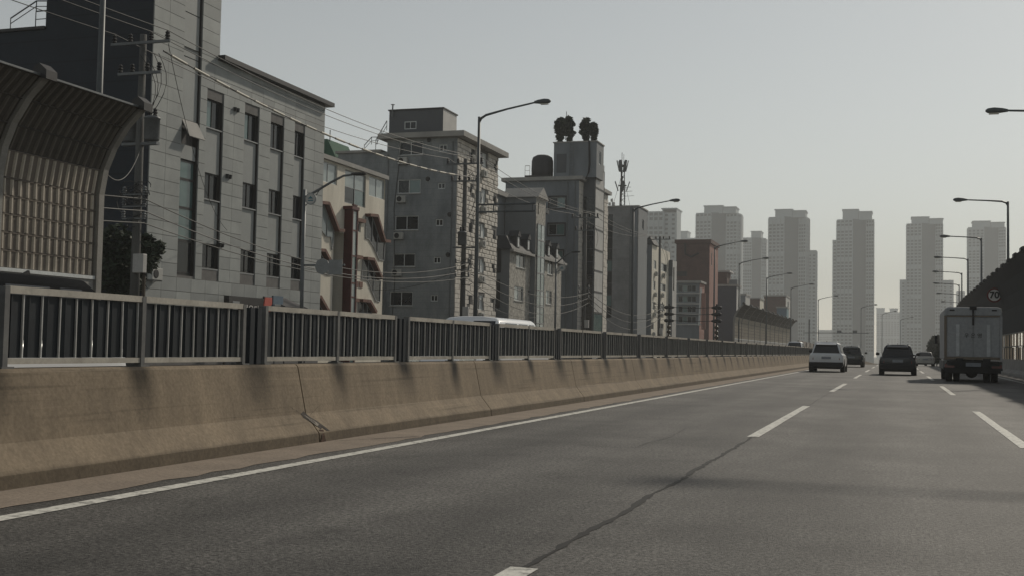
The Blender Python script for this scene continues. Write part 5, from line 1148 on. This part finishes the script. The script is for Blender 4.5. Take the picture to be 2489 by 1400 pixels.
    if plate: MB().box(-.27, .27, rear-.03, rear-.005, belt-.32, belt-.18).build('number_plate', platem, t)
    MB().prism([(-.015, rear+.55, H-.0), (-.015, rear+.75, H-.0), (-.015, rear+.58, H+.08)], (.03, 0, 0)).build('antenna_fin', plastic, t)
    if suv: MB().prism([P(-.85, .99, 0), P(.85, .99, 0), P(.85, .99, 0)+Vector((0, -.2, -.10)), P(-.85, .99, 0)+Vector((0, -.2, -.10))], (0, .0, -.03)).build('spoiler', roof or pm_, t)
    t.location = loc; t.rotation_euler = (0, 0, rz); WL[t.name] = Vector(loc); tag(t, label, 'car', group); return t
q = onZ(2008, 904, 0); car('off_road_car', 'white off-road car with dark lower bumper in the lane by the median', 5.05, 2.04, 1.78, 'suv', white, (q.x, q.y+2.5, 0))
q = onZ(2069, 892, 0); car('off_road_car', 'dark green car partly hidden behind the white off-road car', 4.7, 1.9, 1.72, 'suv', darkcar2, (q.x, q.y+2.4, 0))
q = onZ(2182, 912, 0); car('off_road_car', 'dark blue car with silver roof rails alone in the middle lane', 4.6, 1.92, 1.66, 'suv', darkcar, (q.x, q.y+2.3, 0))
q = onZ(2249, 889, 0); car('saloon_car', 'silver saloon car seen small in front of the box truck', 4.8, 1.84, 1.46, 'saloon', silver, (q.x, q.y+2.4, rdz(q.y)))
Y = 158; q = onY(2234, 885, Y); car('saloon_car', 'white car mostly hidden behind the silver saloon', 4.6, 1.82, 1.48, 'saloon', white, (q.x, Y, rdz(Y)))
car('off_road_car', 'white off-road car whose roof shows above the median fence', 4.9, 1.95, 1.80, 'suv', white, (-8.95, 25.0, 0), math.pi, rails=False, group='oncoming cars behind the fence')
car('off_road_car', 'white car with black roof behind the near fence panels', 4.8, 1.92, 1.80, 'suv', white, (-9.05, 8.75, 0), math.pi, roof=M('matte_black_roof', (.008, .009, .011), None, 3, .9, spec=.05), rails=False, group='oncoming cars behind the fence')
q = onX(1928, 829, -10); car('off_road_car', 'small white van roof above the far end of the fence', 4.9, 1.95, max(1.7, q.z), 'suv', white, (-10, q.y+2.4, 0), math.pi, rails=False, group='oncoming cars behind the fence')

# box truck
def box_truck(loc):
    t = empty('box_truck', (0, 0, 0)); W2 = 1.17; zf, zt = .98, 3.24
    bx = MB(); bx.box(-W2, W2, 0, 5.6, zf, zt-.14); bx.loft([[(-W2, y, zt-.138), (-W2+.14, y, zt), (W2-.14, y, zt), (W2, y, zt-.138)] for y in (0, 5.6)]); bx.build('cargo_box', truckm, t, bevel=.03)
    MB().box(-W2+.03, W2-.03, -.05, -.003, zt-.36, zt-.05).build('rear_header', truckm, t, bevel=.02)
    for s in (-1, 1):
        d = MB().box(s*.012 if s > 0 else -W2+.12, W2-.12 if s > 0 else -.012, -.04, -.004, zf+.12, zt-.46).build('rear_door', truckm, t)
        MB().box(s*.62-.07, s*.62+.07, -.07, -.042, zf+.14, zt-.75).build('lock_bar', truckbar, d)
        MB().box(s*.85-.1, s*.85+.1, -.07, -.051, zt-.17, zt-.11).build('marker_light', plastic, t)
        MB().box(s*(W2-.05)-.05, s*(W2-.05)+.05, -.06, -.006, zf-.02, zt-.38).build('corner_post', truckm if s > 0 else orange, t)
        MB().box(s*.95-.2, s*.95+.2, .05, .14, .62, .78).build('tail_light', redlamp, t)
        MB().box(s*.95-.24, s*.95+.24, .1, .8, .52, .62).build('mudguard', plastic, t)
        for k in (.62, .93): wheel(t, s*k, 1.2, .42, .25)
        wheel(t, s*.95, 6.2, .42, .26); MB().box(s*1.2-.03, s*1.35, 6.9, 7.05, 1.7, 2.1).build('mirror', plastic, t)
        MB().box(s*W2-.02, s*W2+.02, .3, 5.5, .55, .9).build('side_guard', galv, t)
    MB().box(-W2+.1, W2-.1, -.045, -.008, zt-.42, zt-.37).build('door_strip', orange, t); MB().box(-W2+.1, W2-.1, -.045, -.006, zf+.0, zf+.11).build('sill_strip', orange, t)
    MB().box(-.04, .04, -.09, -.045, zt-.78, zt-.02).box(-.14, .14, -.1, -.052, zt-.12, zt+.03).build('door_latch', plastic, t)
    MB().box(-1.05, 1.05, -.1, .0, .72, .92).box(-.62, .62, -.13, -.101, .66, .86).build('rear_bumper', plastic, t); MB().box(-.3, .3, -.16, -.131, .68, .84).build('number_plate', platem, t)
    for s in (-1, 1): MB().box(s*.55-.14, s*.55+.14, -.14, -.006, .85, zf+.05).build('hinge_bracket', plastic, t)
    MB().box(-.45, -.35, .2, 7.2, .6, .95).box(.35, .45, .2, 7.2, .6, .95).build('chassis', plastic, t); MB().lathe([(.2, -.18), (.26, 0), (.2, .18)], (0, 1.2, .42), 12, 'Y').tube([(-.9, 1.2, .42), (.9, 1.2, .42)], .07, 8).build('axle', plastic, t)
    MB().loft([[(-1.02, y, .5), (-1.05, y, 1.4), (-.98, y, z), (.98, y, z), (1.05, y, 1.4), (1.02, y, .5)] for y, z in ((5.75, 2.35), (7.1, 2.35), (7.45, 1.5))]).build('cab', white, t, bevel=.04)
    MB().box(-1.12, 1.12, .06, .1, .40, .80).build('dark_underside_panel', plastic, t)  # black panel added to make the underside between the wheels dark
    text('우 은 영', t, (0, -.05, 2.0), .22, 'Y', signblack)
    t.location = loc; WL[t.name] = Vector(loc); tag(t, 'grey-white box truck seen from behind in the shade of the noise wall', 'truck'); return t
q = onZ(2364, 928.5, 0); box_truck((q.x+.02, q.y, 0))
# far gantry
YG = 285.0; g0, g1 = onY(1952, 808, YG), onY(2112, 809, YG); ga = empty('road_gantry', (g0.x, YG, rdz(YG)), 'thin far gantry bar crossing below the free-standing tower', 'gantry')
MB().tube([g0, g1], .09, 6).build('beam', lampgrey, ga); MB().tube([(onY(1967, 808, YG).x, YG, rdz(YG)), (onY(1967, 770, YG).x, YG, onY(1967, 775, YG).z)], .16, 8).build('post', lampgrey, ga)
for px in (2040, 2078): q = onY(px, 808, YG); MB().box(q.x-.5, q.x+.5, YG-.2, YG+.1, q.z-.1, q.z+.55).build('signal_box', lampgrey, ga)
HAZE = .00043

# ------------------------------------------------------------------ hazy air
hz = MB().box(-1500, 1500, -120, 3000, -9.5, 190).build('haze', [], None); hz['kind'] = 'stuff'; hz['label'] = 'pale dusty haze filling the air over the city'
hm = bpy.data.materials.new('haze_air'); hm.use_nodes = True; n = hm.node_tree; n.nodes.remove(n.nodes['Principled BSDF'])
pv = n.nodes.new('ShaderNodeVolumePrincipled'); pv.inputs['Color'].default_value = (.93, .95, .95, 1); pv.inputs['Density'].default_value = HAZE; pv.inputs['Anisotropy'].default_value = .1
n.links.new(pv.outputs[0], n.nodes['Material Output'].inputs['Volume']); hz.data.materials.append(hm)
